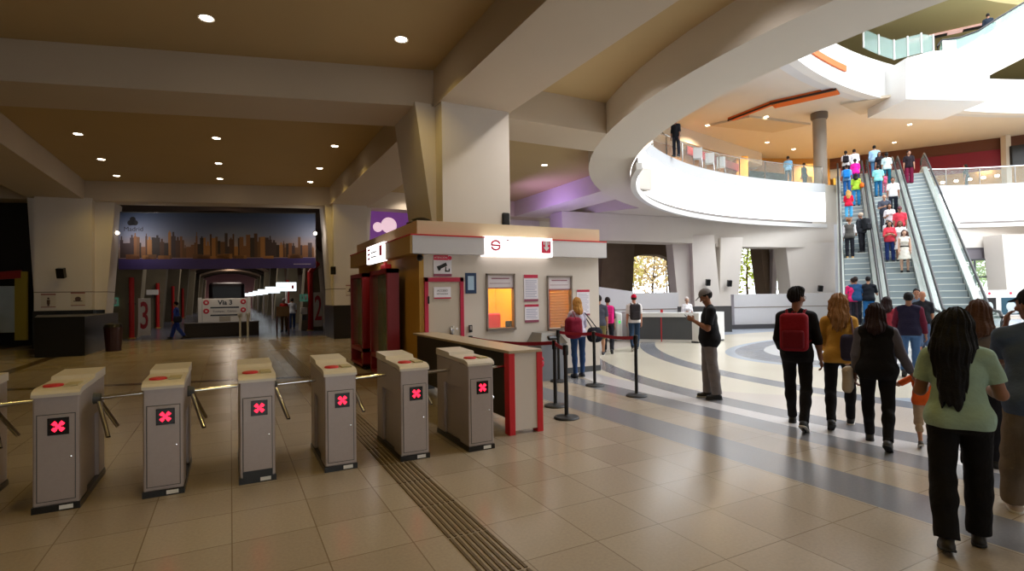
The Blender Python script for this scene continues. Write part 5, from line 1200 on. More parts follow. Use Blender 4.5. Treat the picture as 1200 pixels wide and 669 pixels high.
# ---------- escalators
EH = math.radians(58.95); ev = Vector((math.sin(EH), math.cos(EH), 0)); en = Vector((math.cos(EH), -math.sin(EH), 0))
EB = Vector((18.41, 11.13, 0)); EW = 1.35; RUN = 13.16; RISE = 7.6; AL = math.atan2(RISE, RUN)
NST = 33
glass_e = mat('escalator_glass', (150, 178, 170), .12, alpha=.35, spec=.7)
deck = mat('escalator_deck', (196, 202, 198), .35, metal=.4); step_m = mat('step_metal', (206, 212, 214), .4, metal=.3); riser_m = mat('riser_dark', (150, 160, 164), .5, metal=.2)
def make_escalator(label, loc):
    E_ = thing('escalator', label, 'escalator', loc, -EH, 'bank of three escalators')
    def prof(h0):   # handrail path in (y, z)
        P = [(-1.25, h0-.55)]
        for a in np.linspace(-PI/2, PI/2, 7): P.append((-1.15-.27*math.cos(a), h0-.27+.27*math.sin(a)))
        P += [(-.6, h0), (0, h0+.06)]
        n = 16
        for i in range(1, n): t = i/n; P.append((RUN*t, RISE*t+h0+.08))
        P += [(RUN, RISE+h0+.05), (RUN+.7, RISE+h0)]
        for a in np.linspace(PI/2, -PI/2, 7): P.append((RUN+1.15+.27*math.cos(a), RISE+h0-.27+.27*math.sin(a)))
        P.append((RUN+1.2, RISE+h0-.55)); return P
    for sx, in ((-1,), (1,)):
        x = sx*.56
        hp = prof(1.0); m = MB(); m.tube([(x, y, z) for y, z in hp], .042, 8); hr = m.build('handrail', rubber, E_, True)
        bas = [(-1.4, .0), (-.5, .0), (0, .12), (RUN, RISE+.12), (RUN+1.4, RISE+.0)]
        lo = [(-1.35, .3), (0, .32), (RUN, RISE+.32), (RUN+1.35, RISE+.3)]; up_ = [(y, z-.03) for y, z in hp[4:-4]]
        poly = lo+up_[::-1]; n = len(poly); m = MB(); V = [(x-.006, y, z) for y, z in poly]+[(x+.006, y, z) for y, z in poly]
        m.faces(V, [tuple(range(n)), tuple(range(n, 2*n))[::-1]]+[(i, (i+1) % n, n+(i+1) % n, n+i) for i in range(n)]); m.build('glass_side', glass_e, E_)
        pl = [(-1.45, 0), (-1.45, .28), (-.1, .30), (.05, .38), (RUN, RISE+.36), (RUN+1.4, RISE+.3), (RUN+1.4, RISE-.4), (RUN+.2, RISE-.55), (.4, -.02)]
        n = len(pl); m = MB(); a, b2 = (x-.10, x+.10); V = [(a, y, z) for y, z in pl]+[(b2, y, z) for y, z in pl]
        m.faces(V, [tuple(range(n)), tuple(range(n, 2*n))[::-1]]+[(i, (i+1) % n, n+(i+1) % n, n+i) for i in range(n)]); m.build('skirt_deck', deck, E_)
    m = MB(); m.hexa([(-.64, .5, -.02), (.64, .5, -.02), (.64, RUN, RISE-1.0), (-.64, RUN, RISE-1.0)], [(-.64, .5, .05), (.64, .5, .05), (.64, RUN, RISE-.5), (-.64, RUN, RISE-.5)]); m.build('truss', white_m, E_)
    d = RUN/NST; r = RISE/NST; base = None
    for i in range(NST):
        if base is None:
            m = MB(); m.m(step_m); m.b2((-.44, 0, r-.03), (.44, d+.02, r)); m.m(riser_m); m.b2((-.44, .01, 0), (.44, .03, r-.03)); m.m(mat('step_line', (222, 222, 214), .5)); m.b2((-.44, -.002, r-.028), (.44, .012, r+.001))
            base = m.build('step', None, E_)
            s_ = base
        else: s_ = base.copy(); C.objects.link(s_); s_.parent = E_
        s_.location = (0, d*i, r*i)
    m = MB(); m.b2((-.46, -1.5, 0), (.46, .0, .012)); m.build('landing_plate', deck, E_)
    m = MB(); m.b2((-.46, RUN, RISE-.05), (.46, RUN+1.5, RISE+.012)); m.build('top_plate', deck, E_)
    return E_
el = ['leftmost escalator, riders going up', 'middle escalator, crowded with riders coming down', 'rightmost escalator, nearly empty']
for i in range(3): make_escalator(el[i], EB+en*(.68+EW*i))
m = MB(); p = EB+ev*RUN+ev*1.2; q = p+en*(EW*3); r1 = q+ev*4.5; r0 = p+ev*4.5; m.prism([(a.x, a.y) for a in (p, q, r1, r0)], RISE-.7, RISE-.003); struct(m.build('floor', mat('landing_floor', (190, 180, 166), .5)), 'upper landing at the head of the escalators')
m = MB(); p = EB+ev*12.2-en*.12; m.b2((0, 0, 0), (.14, .5, 5.2)); o = m.build('column', mat('escal_post', (214, 218, 224), .4)); o.location = (p.x, p.y, 0); o.rotation_euler.z = -EH; struct(o, 'white service post beside the escalators'); o.scale = (1, 1, 1)
def esc_pt(px, py, k, dx=0):
    """feet on escalator k seen at a pixel -> step tread"""
    o = EB+en*(.68+EW*k); d = ray(px, py); n = ev*(-math.sin(AL))+zh*math.cos(AL)
    t = (o-Vector((0, 0, EYE))).dot(n)/d.dot(n); w = Vector((0, 0, EYE))+d*t; s = (w-o).dot(ev); x = max(-.22, min(.22, (w-o).dot(en)))
    i = max(0, min(NST-1, int(s/(RUN/NST)))); s2 = (i+.55)*RUN/NST
    return o+ev*s2+en*x+zh*((i+1)*RISE/NST)
# ---------- trees outside
rt = random.Random(5)
def tree(p, h, r, col, label, n=520, bark=(84, 66, 52)):
    o = thing('tree', label, 'tree', p); m = MB(); pts = [Vector((0, 0, 0)), Vector((rt.uniform(-.3, .3), 0, h*.35)), Vector((rt.uniform(-.6, .6), rt.uniform(-.4, .4), h*.75))]
    m.tube(pts, .16, 7, .05)
    for k in range(5): a = rt.uniform(0, 2*PI); m.tube([pts[1]+(pts[2]-pts[1])*rt.random(), pts[1]+Vector((math.cos(a)*r*.7, math.sin(a)*r*.7, rt.uniform(.2, .5)*h))], .06, 5, .02)
    m.build('trunk', mat('bark_%d' % bark[0], bark, .9), o)
    m = MB()
    for k in range(n):
        a, b, q = rt.uniform(0, 2*PI), rt.uniform(-1, 1), rt.random()**.4
        c = Vector((math.cos(a)*math.sqrt(1-b*b)*r*q, math.sin(a)*math.sqrt(1-b*b)*r*q, h*.58+b*h*.42*q)); u = Vector((rt.gauss(0, 1), rt.gauss(0, 1), rt.gauss(0, 1))).normalized(); v = u.cross(Vector((rt.gauss(0, 1), rt.gauss(0, 1), .3))).normalized(); s = rt.uniform(.12, .3)
        m.faces([c-u*s, c+v*s*.5, c+u*s, c-v*s*.5], [(0, 1, 2, 3)])
    m.build('foliage', mat('leaves_%d_%d' % col[:2], col, .7, var=.35, vscale=.6), o)
TR = [((722, 56), 7, 3.2, (206, 196, 110), 'sparse bush outside the left opening, leftmost'), ((744, 62), 9, 3.6, (222, 204, 140), 'yellowish tree outside the left opening'), ((764, 58), 8, 3.0, (206, 184, 140), 'thin brownish tree in the middle of the left opening'), ((782, 66), 10, 4, (226, 212, 150), 'pale tree at the right of the left opening'), ((876, 50), 8, 3.4, (204, 222, 104), 'bright green tree outside the second opening, left'), ((917, 54), 8, 3.4, (176, 206, 104), 'green tree outside the second opening, right'), ((1138, 58), 8, 3.4, (140, 172, 120), 'green tree behind the far right window, left'), ((1160, 66), 9, 4.0, (150, 182, 116), 'green tree behind the far right window, middle'), ((1184, 56), 8, 3.2, (164, 190, 124), 'green tree behind the far right window, right')]
for (px, D), h, r, c, lb in TR: p = dep(px, 340, D); tree((p.x, p.y, 0), h, r, c, lb, 700 if r > 2.5 else 420)

# cafe chairs behind the curved balustrade
ch0 = None
for px, D, lb, colr in ((820, 25.6, 'white cafe chair behind the curved balustrade, left of the three', 0), (834, 26.6, 'white cafe chair behind the curved balustrade, middle of the three', 0), (847, 27.4, 'white cafe chair behind the curved balustrade, right of the three', 0), (952, 32.0, 'yellow cafe chair left of the round column on the upper floor', 1), (985, 32.6, 'yellow cafe chair right of the round column on the upper floor', 1)):
    p = dep(px, 300, D); cm = mat('chair_yellow', (232, 182, 40), .5) if colr else mat('chair_white', (230, 228, 226), .5)
    o = thing('cafe_chair', lb, 'chair', (p.x, p.y, Z2), -YAW+PI*.9*(colr == 0), 'cafe chairs on the upper floor')
    m = MB(); m.b2((-.21, -.21, .44), (.21, .21, .47), .01); m.build('seat', cm, o)
    m = MB(); m.box((0, .20, .70), (.42, .03, .46), rx=-.1, bevel=.01); m.build('backrest', cm, o)
    for sx in (-.18, .18):
        for sy in (-.18, .18): m = MB(); m.tube([(sx*1.1, sy*1.1, 0), (sx, sy, .45)], .015, 6); m.build('leg', chrome, o)
# ---------- people
def face_to(dx, dy): return math.atan2(-dx, dy)            # local +Y turned to (dx, dy)
AWAY = -YAW                                              # walking away from the viewer
def heading(px): return -(YAW+math.atan((px-600)/F_PX))
NR = .0075
# man reading his phone
p = onz(832, 467)
P, I = person('man in grey cap and black tee looking down at his phone', p, -YAW+math.radians(78), 1.73, res=NR, pose=dict(legR=(3, 4, 0), legL=(-5, 3, 0)), aR=((.16, .16, -1), (-.62, .80, .50)), aL=((.16, .24, -1), (-.52, .80, .50)),
    sk=(150, 102, 76), top=(24, 24, 27), sleeve=.40, hem=.84, trou=(122, 116, 116), loose=.022, shoe=(26, 25, 26), hair='short', hc=(28, 22, 20), cap=((120, 114, 112), True), head=(0, 28), lean=-1, build=1.25)
wc = (I['wr']['R']+I['wr']['L'])/2+vec(0, .10, .045)
o = thing('mobile_phone', 'phone held in both hands by the man in the grey cap', 'phone', world(P, wc), P.rotation_euler.z); m = MB(); m.box((0, 0, 0), (.075, .15, .009), rx=.9, bevel=.003); m.build('case', black_m, o); m = MB(); m.box((0, -.004, .006), (.066, .13, .003), rx=.9); m.build('display', mat('phone_glow', (190, 200, 210), .2, emit=(200, 210, 220), es=.4), o)
# man with the red backpack
p = onz(936, 500)
P, I = person('man in black with red backpack and glasses walking away', p, heading(936)-.12, 1.74, res=NR, pose=WALK2, aR=((.18, .02, -1), (.10, .22, -1)), aL=((.16, .10, -1), (-.05, .75, -.7)), sk=(140, 96, 74), top=(24, 22, 24), sleeve=(.62, .9), hem=.86, trou=(26, 24, 27), loose=.006, shoe=(22, 21, 22), hair='quiff', hc=(22, 17, 15), head=(-38, 0), glasses=True, build=.98)
backpack('red backpack on the back of the man in black', P, I, (134, 22, 34), .31, .46, .17, (108, 20, 32), (120, 24, 34))
# woman in the mustard sweater
p = onz(986, 500)
P, I = person('woman in mustard sweater with wavy light brown hair walking away', p, heading(986), 1.66, True, res=NR, pose=WALK, aR=((.16, .05, -1), (.02, .5, -.9)), aL=((.14, .12, -1), (-.1, .9, -.5)), sk=(196, 150, 122), top=(196, 146, 62), sleeve=.93, hem=.88, trou=(22, 20, 23), loose=.006, shoe=(20, 19, 20), hair='wavy', hc=(150, 108, 68), build=.98)
handbag('navy tote bag on the right shoulder of the mustard sweater woman', P, I, (.15, -.20, 1.00), (.28, .14, .32), (52, 48, 66), 'R', name='tote_bag', strapcol=(84, 56, 58), tote=True)
# mother and child
p = onz(1030, 522)
Pm, Im = person('woman in black vest and grey sleeves holding the hand of a child', p, heading(1030)-.05, 1.56, True, res=NR, pose=WALK2, aR=((.30, .08, -1), (.42, .25, -1)), aL=((.16, -.02, -1), (.06, .15, -1)), sk=(150, 104, 82), top=(92, 88, 98), vest=(20, 18, 20), sleeve=.95, hem=.86, trou=(20, 18, 20), loose=.006, shoe=(34, 30, 30), hair='shoulder', hc=(40, 22, 22), build=1.16)
handbag('pale beige shopping bag in the left hand of the woman in the black vest', Pm, Im, (-.27, -.02, .70), (.10, .24, .28), (166, 150, 132), tuple(Im['wr']['L']+vec(-.01, .02, -.08)), name='shopping_bag', tote=True)
p = onz(1084, 522)
P, I = person('small child in orange top and beige shorts led by the hand', p, heading(1084)+.1, .92, res=NR*.9, pose=WALK, aR=ARM_DOWN, aL=((.55, .1, -.4), (.75, .05, .35)), sk=(178, 126, 100), top=(226, 98, 40), sleeve=.45, hem=.88, trou=(172, 148, 122), loose=.02, leglen=.52, shoe=(80, 72, 70), hair='short', hc=(176, 138, 88), build=1.15)
# woman in the mint tee
p = onz(1128, 640)
P, I = person('woman in mint tee and black trousers with very long black hair', p, heading(1128)+.10, 1.55, True, res=NR, pose=dict(legR=(9, 4, 0), legL=(-8, 12, 14)), aR=((.30, .10, -1), (-.35, .9, .12)), aL=((.22, .15, -1), (-.2, .9, .05)), sk=(142, 98, 74), top=(150, 174, 156), sleeve=.34, hem=.90, trou=(20, 18, 20), loose=.022, shoe=(40, 36, 36), hair='long', hc=(16, 14, 16), build=1.12)
# man at the right edge
p = onz(1220, 614)
P, I = person('man in slate tee and dark cap at the right edge, fist raised', p, heading(1207)+.2, 1.70, res=NR, pose=WALK2, aR=ARM_DOWN, aL=((-.06, .52, -.50), (-.16, .12, .97)), sk=(126, 84, 66), top=(72, 84, 106), sleeve=.36, hem=.84, trou=(112, 98, 84), loose=.03, shoe=(190, 170, 150), hair='short', hc=(18, 16, 18), cap=((26, 26, 32), True), head=(35, 0), build=1.1)
# brown haired woman behind her
p = dep(1147, 370, 5.0); p.z = 0
person('brown haired woman mostly hidden behind the woman in the mint tee', p, heading(1147), 1.60, True, res=.011, pose=WALK, sk=(160, 112, 88), top=(108, 98, 92), sleeve=.6, trou=(30, 28, 32), hair='shoulder', hc=(82, 54, 40))
# group at the foot of the escalators
FR = .0115
P, I = person('man in maroon long sleeves and blue jeans near the escalators', onz(1067, 440), heading(1067), 1.64, res=.010, pose=WALK, aR=((.2, .0, -1), (.12, .15, -1)), aL=((.2, .1, -1), (.0, .5, -.9)), sk=(140, 98, 76), top=(92, 26, 46), sleeve=.95, hem=.88, trou=(62, 92, 134), loose=.012, vest=(30, 26, 48), shoe=(30, 28, 30), hair='short', hc=(20, 16, 16), build=1.12)
P, I = person('dark haired woman in red top at the foot of the middle escalator', onz(1041, 434), heading(1041), 1.55, True, res=FR, pose=WALK2, sk=(150, 106, 84), top=(170, 60, 74), sleeve=.5, trou=(40, 38, 46), hair='shoulder', hc=(38, 22, 22))
P, I = person('shaven headed man in black tee and denim shorts by the escalators', onz(1083, 419), heading(1083)+.3, 1.62, res=FR, pose=STAND, sk=(170, 116, 88), top=(26, 26, 32), sleeve=.42, trou=(78, 96, 124), leglen=.55, loose=.03, shoe=(28, 28, 30), hair=None)
P, I = person('man in grey blue tee with folded arms stepping off the middle escalator', onz(1076, 412), PI+heading(1076), 1.68, res=FR, pose=STAND, aR=ARM_CROSS, aL=ARM_CROSS, sk=(160, 112, 86), top=(102, 120, 140), sleeve=.4, trou=(46, 50, 62), hair='short', hc=(26, 20, 18))
# at the booth and beyond
p = Vector((6.28, 9.12, 0))
P, I = person('blonde woman in lilac top and jeans at the right ticket window', p, -.12, 1.60, True, res=.010, pose=STAND, aR=((.18, .2, -1), (.0, 1, -.1)), aL=((.2, .2, -1), (.0, 1, -.1)), sk=(196, 152, 124), top=(196, 188, 206), sleeve=.5, hem=.90, trou=(50, 76, 120), loose=.002, shoe=(40, 44, 56), hair='shoulder', hc=(176, 126, 62))
v0 = handbag('dark red round backpack hanging at the left of the woman at the window', P, I, (-.20, -.20, 1.02), (.34, .24, .42), (120, 24, 46), 'L', name='shoulder_bag')
handbag('black shoulder bag at the right hip of the woman at the window', P, I, (.30, -.16, .86), (.30, .24, .30), (34, 34, 44), 'R', name='shoulder_bag')
p = onz(706, 416)
P, I = person('person in grey top and olive shorts walking beyond the booth', onz(703, 417), heading(703), 1.66, res=FR, pose=WALK, sk=(166, 122, 96), top=(70, 72, 84), sleeve=.45, trou=(112, 104, 66), leglen=.5, loose=.025, shoe=(60, 60, 64), hair='short', hc=(30, 24, 22))
P, I = person('person in black trousers with pink backpack walking beyond the booth', onz(713, 413.5), heading(713), 1.60, True, res=FR, pose=WALK2, sk=(166, 122, 96), top=(60, 40, 50), sleeve=.5, trou=(26, 26, 32), shoe=(28, 28, 30), hair='short', hc=(40, 30, 28))
backpack('bright pink backpack on the person beyond the booth', P, I, (222, 40, 128), .34, .5, .2, (204, 30, 112))
P, I = person('man in red cap and white tee walking towards the gates', onz(744, 410.5), heading(744)+.15, 1.66, res=FR, pose=WALK, sk=(190, 130, 104), top=(226, 220, 218), sleeve=.42, trou=(44, 62, 84), shoe=(60, 62, 66), hair='short', hc=(50, 34, 28), cap=((196, 24, 56), True))
backpack('dark grey backpack on the man in the red cap', P, I, (52, 48, 50), .30, .46, .18)
p = dep(805, 370, 18.9); p.z = 0
person('receptionist in white shirt behind the far desk', p, PI-YAW, 1.50, True, res=FR, sk=(190, 150, 126), top=(238, 236, 240), sleeve=.9, trou=(60, 60, 66), hair='short', hc=(214, 206, 204), aR=ARM_HOLD, aL=ARM_HOLD)
P, I = person('worker in blue overalls walking past the tunnel mouth', onz(207, 397), -YAW+1.9, 1.62, res=FR, pose=WALK, sk=(150, 104, 82), top=(44, 66, 150), sleeve=.9, trou=(36, 54, 128), loose=.02, shoe=(24, 24, 28), hair='short', hc=(24, 20, 20))
handbag('dark bag at the hip of the worker in blue', P, I, (-.26, -.1, .85), (.14, .3, .26), (30, 32, 52), 'L', name='shoulder_bag')
p = dep(333, 376, 27.2); p.z = 0
person('person in red vest and white cap behind the brown panel in the tunnel', p, PI-YAW, 1.66, res=.014, sk=(150, 104, 82), top=(150, 60, 50), vest=(206, 44, 32), sleeve=.5, trou=(96, 72, 40), hair='short', hc=(30, 24, 22), cap=((220, 216, 216), True))
p = dep(342.5, 376, 29.5); p.z = 0
person('person in white shirt standing at the right in the tunnel', p, -YAW+.5, 1.66, res=.014, sk=(150, 104, 82), top=(206, 212, 220), sleeve=.5, trou=(48, 66, 104), hair='short', hc=(30, 24, 22))
# riders: (feet px, py, escalator, height, female, facing down?, dict)
UPH, DNH = -EH, PI-EH
ES = .0125
RIDERS = [
 ('rider in bright pink shirt on the left side of the up escalator', 995, 381, 0, 1.62, 0, 0, dict(top=(226, 44, 110), trou=(60, 50, 60), hc=(40, 26, 22), head=(30, 0))),
 ('heavy man in navy tee low on the up escalator', 1004, 387, 0, 1.66, 0, 0, dict(top=(40, 78, 122), trou=(34, 34, 44), build=1.18, aR=ARM_DOWN)),
 ('man in black shirt and blue jeans low on the up escalator', 1023, 386, 0, 1.66, 0, 0, dict(top=(26, 30, 38), trou=(46, 112, 176), aR=ARM_RAIL, build=1.1)),
 ('rider in dark vest and white sleeves on the up escalator', 994, 309, 0, 1.68, 0, 0, dict(top=(226, 226, 228), vest=(84, 82, 78), sleeve=.9, trou=(36, 36, 44), head=(-40, 0), aR=ARM_HOLD, hc=(120, 80, 50), shoe=(190, 150, 90))),
 ('man in black suit turned sideways on the up escalator', 1015, 301, 0, 1.68, 0, 0, dict(top=(52, 54, 60), sleeve=.95, trou=(34, 34, 40), turn=.9, hc=(196, 176, 156), aR=ARM_RAIL)),
 ('rider in red shirt and blue shorts on the up escalator', 995, 262, 0, 1.5, 1, 0, dict(top=(226, 34, 66), trou=(86, 176, 226), leglen=.55, hair='wavy', hc=(206, 160, 90), aR=ARM_CROSS, aL=ARM_CROSS)),
 ('woman in lime green top and jeans on the up escalator', 1004, 246, 0, 1.62, 1, 0, dict(top=(164, 204, 62), trou=(50, 134, 190), hair='shoulder')),
 ('rider in blue top with jeans on the left of the up escalator', 993, 235, 0, 1.64, 0, 0, dict(top=(118, 160, 204), trou=(36, 92, 156), hc=(48, 30, 26))),
 ('woman in magenta top on the up escalator', 1006, 226, 0, 1.6, 1, 0, dict(top=(230, 36, 160), trou=(60, 80, 140), hair='tail', build=1.15)),
 ('rider in white top with black bag near the top of the up escalator', 992, 216, 0, 1.66, 1, 0, dict(top=(226, 222, 224), trou=(26, 26, 32), hair='tail')),
 ('rider in plain white shirt at the top of the up escalator', 1004, 214, 0, 1.68, 0, 0, dict(top=(240, 240, 246), sleeve=.6, trou=(70, 70, 86))),
 ('tall man in pale blue shirt at the top of the middle escalator', 1022, 211, 1, 1.74, 0, 0, dict(top=(162, 202, 236), sleeve=.9, trou=(96, 146, 190), build=1.15)),
 ('dark haired rider in black tee at the top of the middle escalator', 1031, 213, 1, 1.5, 1, 1, dict(top=(40, 34, 38), trou=(52, 52, 66), hair='shoulder')),
 ('rider in aqua tee and jeans high on the middle escalator', 1028, 234, 1, 1.6, 0, 0, dict(top=(142, 220, 222), trou=(38, 106, 152), build=1.15)),
 ('slim rider in white top and teal jeans high on the middle escalator', 1047, 221, 1, 1.72, 1, 0, dict(top=(206, 232, 236), trou=(36, 112, 134), hair='tail')),
 ('small child in pink on the middle escalator', 1037, 231, 1, 1.0, 1, 1, dict(top=(226, 92, 132), trou=(206, 120, 140), hair='shoulder', build=1.1)),
 ('man in white polo and black trousers coming down the middle escalator', 1050, 255, 1, 1.72, 0, 1, dict(top=(244, 244, 248), trou=(30, 34, 46))),
 ('man in dark grey tee coming down the left of the middle escalator', 1032, 277, 1, 1.66, 0, 1, dict(top=(74, 78, 92), trou=(58, 58, 66), hair=None, aR=ARM_CROSS, build=1.1)),
 ('woman in white top in the middle of the descending crowd', 1043, 284, 1, 1.6, 1, 1, dict(top=(232, 228, 234), trou=(62, 58, 72), hair='shoulder', aR=ARM_HOLD)),
 ('person in coral red shirt and cap coming down', 1059, 290, 1, 1.62, 0, 1, dict(top=(224, 66, 84), trou=(90, 84, 92), cap=((100, 60, 70), True), build=1.15)),
 ('child in white shirt in the descending crowd', 1040, 296, 1, 1.3, 0, 1, dict(top=(226, 226, 230), trou=(70, 78, 96))),
 ('woman in red blouse and dark jeans coming down the middle escalator', 1042, 312, 1, 1.62, 1, 1, dict(top=(228, 72, 88), trou=(36, 52, 104), hair='shoulder', sleeve=.6, aR=ARM_CROSS, aL=ARM_CROSS, build=1.1)),
 ('woman in white dress standing behind the girl in cream', 1056, 311, 1, 1.6, 1, 1, dict(top=(240, 236, 236), skirt=((240, 236, 236), .38), sleeve=.3, hair='shoulder', hc=(110, 70, 56))),
 ('girl in cream dress with black belt, lowest on the middle escalator', 1061, 324, 1, 1.62, 1, 1, dict(top=(238, 232, 220), skirt=((238, 232, 220), .36), sleeve=.0, belt=(26, 26, 28), hair='long', hc=(84, 54, 46), sk=(212, 168, 144))),
 ('person in black top and burgundy trousers alone at the top of the right escalator', 1063, 217, 2, 1.68, 0, 1, dict(top=(38, 30, 36), trou=(112, 24, 56), loose=.03, head=(30, 0))),
]
for i, (lb, px, py, k, h, f, dn, kw) in enumerate(RIDERS):
    kw = dict(kw); turn = kw.pop('turn', 0); kw.setdefault('sk', ((168, 122, 98), (150, 106, 84), (186, 140, 114))[i % 3]); kw.setdefault('hc', ((28, 22, 20), (40, 28, 24), (22, 18, 18))[i % 3]); kw.setdefault('sleeve', .44); kw.setdefault('hem', .88)
    q = esc_pt(px, py, k)
    P, I = person(lb, q, (DNH if dn else UPH)+turn, h, bool(f), res=ES, pose=STAND, z=q.z, group=None, **kw)
    if 'lime' in lb: handbag('small orange bag on the lime green woman', P, I, (.24, -.12, 1.0), (.16, .22, .24), (226, 112, 40), 'R', name='shoulder_bag')
    if 'blue top with jeans' in lb: backpack('bright blue backpack on the rider in the blue top', P, I, (40, 130, 210), .3, .44, .16)
    if 'black suit' in lb: backpack('black backpack on the man in the black suit', P, I, (34, 36, 40), .34, .5, .2)
    if 'black bag near' in lb: backpack('black rucksack on the white top rider near the top', P, I, (36, 30, 34), .28, .36, .14)
# upper floors
def upper(label, px, D, hd_, z, h=1.66, **kw):
    q = dep(px, 300, D); q.z = z; kw.setdefault('sk', (150, 106, 84)); kw.setdefault('sleeve', .5)
    return person(label, q, hd_, h, res=.015, z=z, **kw)
upper('person in black leaning at the left end of the curved glass balustrade', 795, 23.4, heading(795)+2.6, 7.62, top=(34, 34, 40), trou=(40, 40, 48))
upper('man in light blue shirt on the upper floor near the round column', 926, 30.3, heading(926), 7.62, top=(128, 176, 212), trou=(60, 64, 78))
upper('person in dark clothes on the upper floor between column and blue shirt man', 945, 32, heading(945)+1, 7.62, top=(50, 48, 54), trou=(44, 44, 50))
upper('dark dressed woman behind the right upper balustrade', 1135, 33.2, heading(1135)+1.5, 7.62, fem=True, top=(40, 36, 44), trou=(46, 44, 54), hair='shoulder', h=1.7)
upper('person in dark clothes riding up behind the glass on the top floor', 1166, 27.9, heading(1166), 14.35, top=(36, 44, 56), trou=(40, 46, 56))
# ---------- light and camera
sc = bpy.context.scene
def area(name, loc, size, power, col=(1, 1, 1), rot=(0, 0, 0), sy=None, spread=None):
    l = bpy.data.lights.new(name, 'AREA'); l.energy = power; l.color = col; l.size = size
    if sy: l.shape = 'RECTANGLE'; l.size_y = sy
    if spread: l.spread = spread
    o = bpy.data.objects.new(name, l); C.objects.link(o); o.location = loc; o.rotation_euler = rot; return o
def spot(name, loc, power, col, ang=100, blend=.7, rad=.07):
    l = bpy.data.lights.new(name, 'SPOT'); l.energy = power; l.color = col; l.spot_size = math.radians(ang); l.spot_blend = blend; l.shadow_soft_size = rad
    o = bpy.data.objects.new(name, l); C.objects.link(o); o.location = loc; return o
w = bpy.data.worlds.new('sky'); sc.world = w; w.use_nodes = True
bg = w.node_tree.nodes['Background']; bg.inputs[0].default_value = (.92, .97, 1, 1); bg.inputs[1].default_value = 3.4
area('skylight_daylight', (30.5, 3, 17.0), 30, 8200, (.90, .94, 1), sy=18)
area('atrium_fill', (20, 5, 11.6), 12, 1500, (1, .98, .95), sy=14) if False else None
WARM = (1, .71, .20)
DL = []
for x, ys in ((-3.65, (16.4, 19.4, 22.0)), (-.33, (16.2, 19.4, 22.0)), (2.8, (16.5, 19.6, 22.1))):
    for y in ys: DL.append((x, sk(x, y)-(0 if x > 2 else .0)))
DL += [(-.32, 9.89), (2.7, 9.23), (-3.65, 10.3), (-3.65, 5), (-.32, 4.2), (2.7, 3.6), (-.32, 0.5), (2.7, 0.2), (-8.5, 17), (-8.5, 10)]
DL2 = [tuple(onz(638, 194, 6.22)[:2]), tuple(onz(669, 224, 6.22)[:2]), tuple(onz(629, 236, 6.22)[:2]), tuple(onz(478, 224, 6.22)[:2])]
first = None
def downlight(x, y, z, label, first):
    if first is None:
        o = thing('downlight', label, 'downlight', (x, y, z), 0, 'recessed round downlights')
        m = MB(); m.lathe([(.095, 0), (.125, -.012), (.125, .0)], n=20); m.build('trim_ring', white_m, o, True)
        m = MB(); m.lathe([(.001, -.008), (.09, -.010), (.095, .0)], n=20); m.build('lamp', lamp_m, o, True); return o
    o = copy_tree(first); o.location = (x, y, z); o['label'] = label; return o
row = {-3.65: 'left row', -.33: 'middle row', 2.8: 'right row'}; dist = ('nearest', 'middle', 'farthest')
k = 0
for i, (x, y) in enumerate(DL):
    if i < 9: lb = 'lit downlight, %s of three in the %s beyond the cross beam' % (dist[i % 3], row[DL[i][0]])
    elif i < 11: lb = 'lit downlight in the front ceiling panel, %s of the two' % ('left' if i == 9 else 'right')
    else: continue
    d = downlight(x, y, ZP-.001, lb, first); first = first or d
for i, (x, y) in enumerate(DL2): downlight(x, y, ZP-.001, ('lit downlight right of the booth column', 'lit downlight nearest the violet beam', 'lit downlight low behind the booth column, left of the violet beam', 'lit downlight glimpsed left of the booth column')[i], first)
for px, py, w_ in ((829, 147, 'above the left end of the curved balustrade'), (899, 167, 'above the middle of the curved balustrade'), (930, 175, 'left of the round column, lower one'), (957, 184, 'just left of the round column'), (868, 175, 'above the yellow pier'), (898, 137, 'beside the left ceiling shadow panel'), (1066, 146, 'above the middle escalator'), (1048, 167, 'farthest above the escalators')):
    p = onz(px, py, 12.08); o = copy_tree(first); o.location = p; o.scale = (1.2, 1.2, 1); o['label'] = 'upper floor downlight '+w_; o['group'] = 'upper floor downlights'
shop0 = None
for i, px in enumerate((1088, 1104, 1120, 1136, 1152, 1168)):
    p = dep(px, 196-i*.8, 41.4-i*.55); p.z = 9.75; lb = 'bright shop spotlight under the maroon fascia, %s from left' % ('first', 'second', 'third', 'fourth', 'fifth', 'sixth')[i]
    if shop0 is None:
        shop0 = thing('shop_spotlight', lb, 'spotlight', p, 0, 'spotlights under the maroon fascia')
        m = MB(); m.tube([(0, 0, .0), (0, 0, .15)], .03, 6); m.build('stem', dkm, shop0); m = MB(); m.lathe([(.001, -.12), (.10, -.10), (.13, 0), (.10, .06), (.001, .08)], n=12); m.build('lamp', lamp_m, shop0, True)
    else: o = copy_tree(shop0); o.location = p; o['label'] = lb
for i, (x, y) in enumerate(DL): spot('downlight_and_fill_beam', (x, y, ZP-.06), 92 if i < 11 else 85, WARM, 125, .8)
for (x, y) in DL2: spot('downlight_and_fill_beam', (x, y, ZP-.06), 90, (1, .9, .8), 125, .8)
for px, py in ((829, 147), (899, 167), (957, 184), (1066, 146)):
    p = onz(px, py, 12.0); spot('downlight_and_fill_beam', p, 1100, (1, .78, .48), 150, .8)
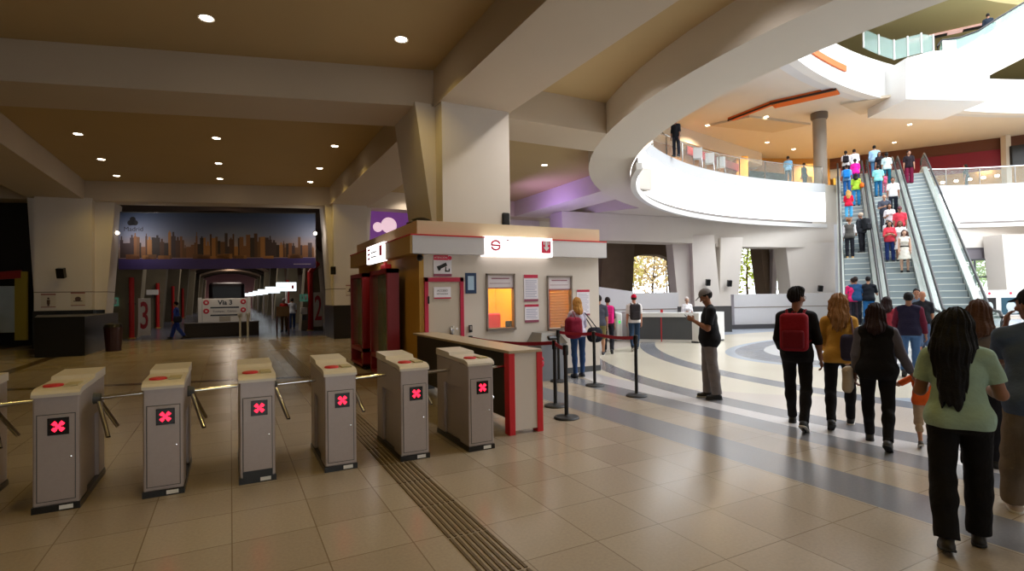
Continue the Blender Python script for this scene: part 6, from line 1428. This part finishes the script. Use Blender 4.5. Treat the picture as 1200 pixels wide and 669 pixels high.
for p_, t_ in ((dep(143, 273, 20.9), .35), (dep(365, 273, 21.9), -.35)):
    o = spot('floodlight_beam', p_, 45, (1, .92, .85), 150, .9); o.rotation_euler = (PI*.5, 0, bz-t_)
area('violet_lamp', (10.8, 19.0, 4.3), 1.5, 70, (.52, .32, 1), (0, -PI*.62, 0))
area('shop_lamp', tuple(dep(1120, 300, 46.5)[:2])+(10.8,), 8, 3200, (1, .82, .55))
for k in range(5): area('tunnel_fill', (0, 33+16*k, 5.9), 1.2, 260, (1, .86, .74), sy=6)  # fill lights added to brighten the tunnel, no fixtures
area('tunnel_daylight', (0, 100, 4.0), 5, 250, (1, .72, .74), (0, 0, 0))
m = MB(); m.b2((-8, 111, 0), (8, 111.4, 6.4)); struct(m.build('wall_tunnel', mat('tunnel_end_glow_tint', (200, 150, 150), .8)), 'far end wall of the tunnel, tinted pink for its glow')  # end wall tinted pink in place of the pale glow there
spot('downlight_and_fill_beam', (5.9, 8.5, ZP-.1), 230, (1, .93, .86), 150, .8); spot('downlight_and_fill_beam', (5.9, 5.0, ZP-.1), 90, (1, .93, .9), 150, .8)  # extra spots without fixtures, added to brighten the booth front
area('booth_lamp', (4.8, 10.7, 2.7), .8, 60, (1, .9, .72)); area('booth_lamp', (6.3, 10.4, 2.7), .6, 22, (1, .88, .66))
cam = bpy.data.cameras.new('camera'); co = bpy.data.objects.new('camera', cam); C.objects.link(co)
cam.sensor_width = 36; cam.lens = 36*F_PX/1200; cam.clip_end = 400
co.matrix_world = Matrix(((cr.x, cup.x, -cf.x, 0), (cr.y, cup.y, -cf.y, 0), (cr.z, cup.z, -cf.z, EYE), (0, 0, 0, 1)))
sc.camera = co
sc.view_settings.view_transform = 'Standard'; sc.view_settings.look = 'None'; sc.view_settings.gamma = 1; sc.view_settings.exposure = 0.0
try: sc.view_settings.use_curve_mapping = False
except Exception: pass
sc.cycles.use_denoising = True
sc.cycles.max_bounces = 6; sc.cycles.diffuse_bounces = 4; sc.cycles.glossy_bounces = 3; sc.cycles.transparent_max_bounces = 12
sc.cycles.sample_clamp_indirect = 6
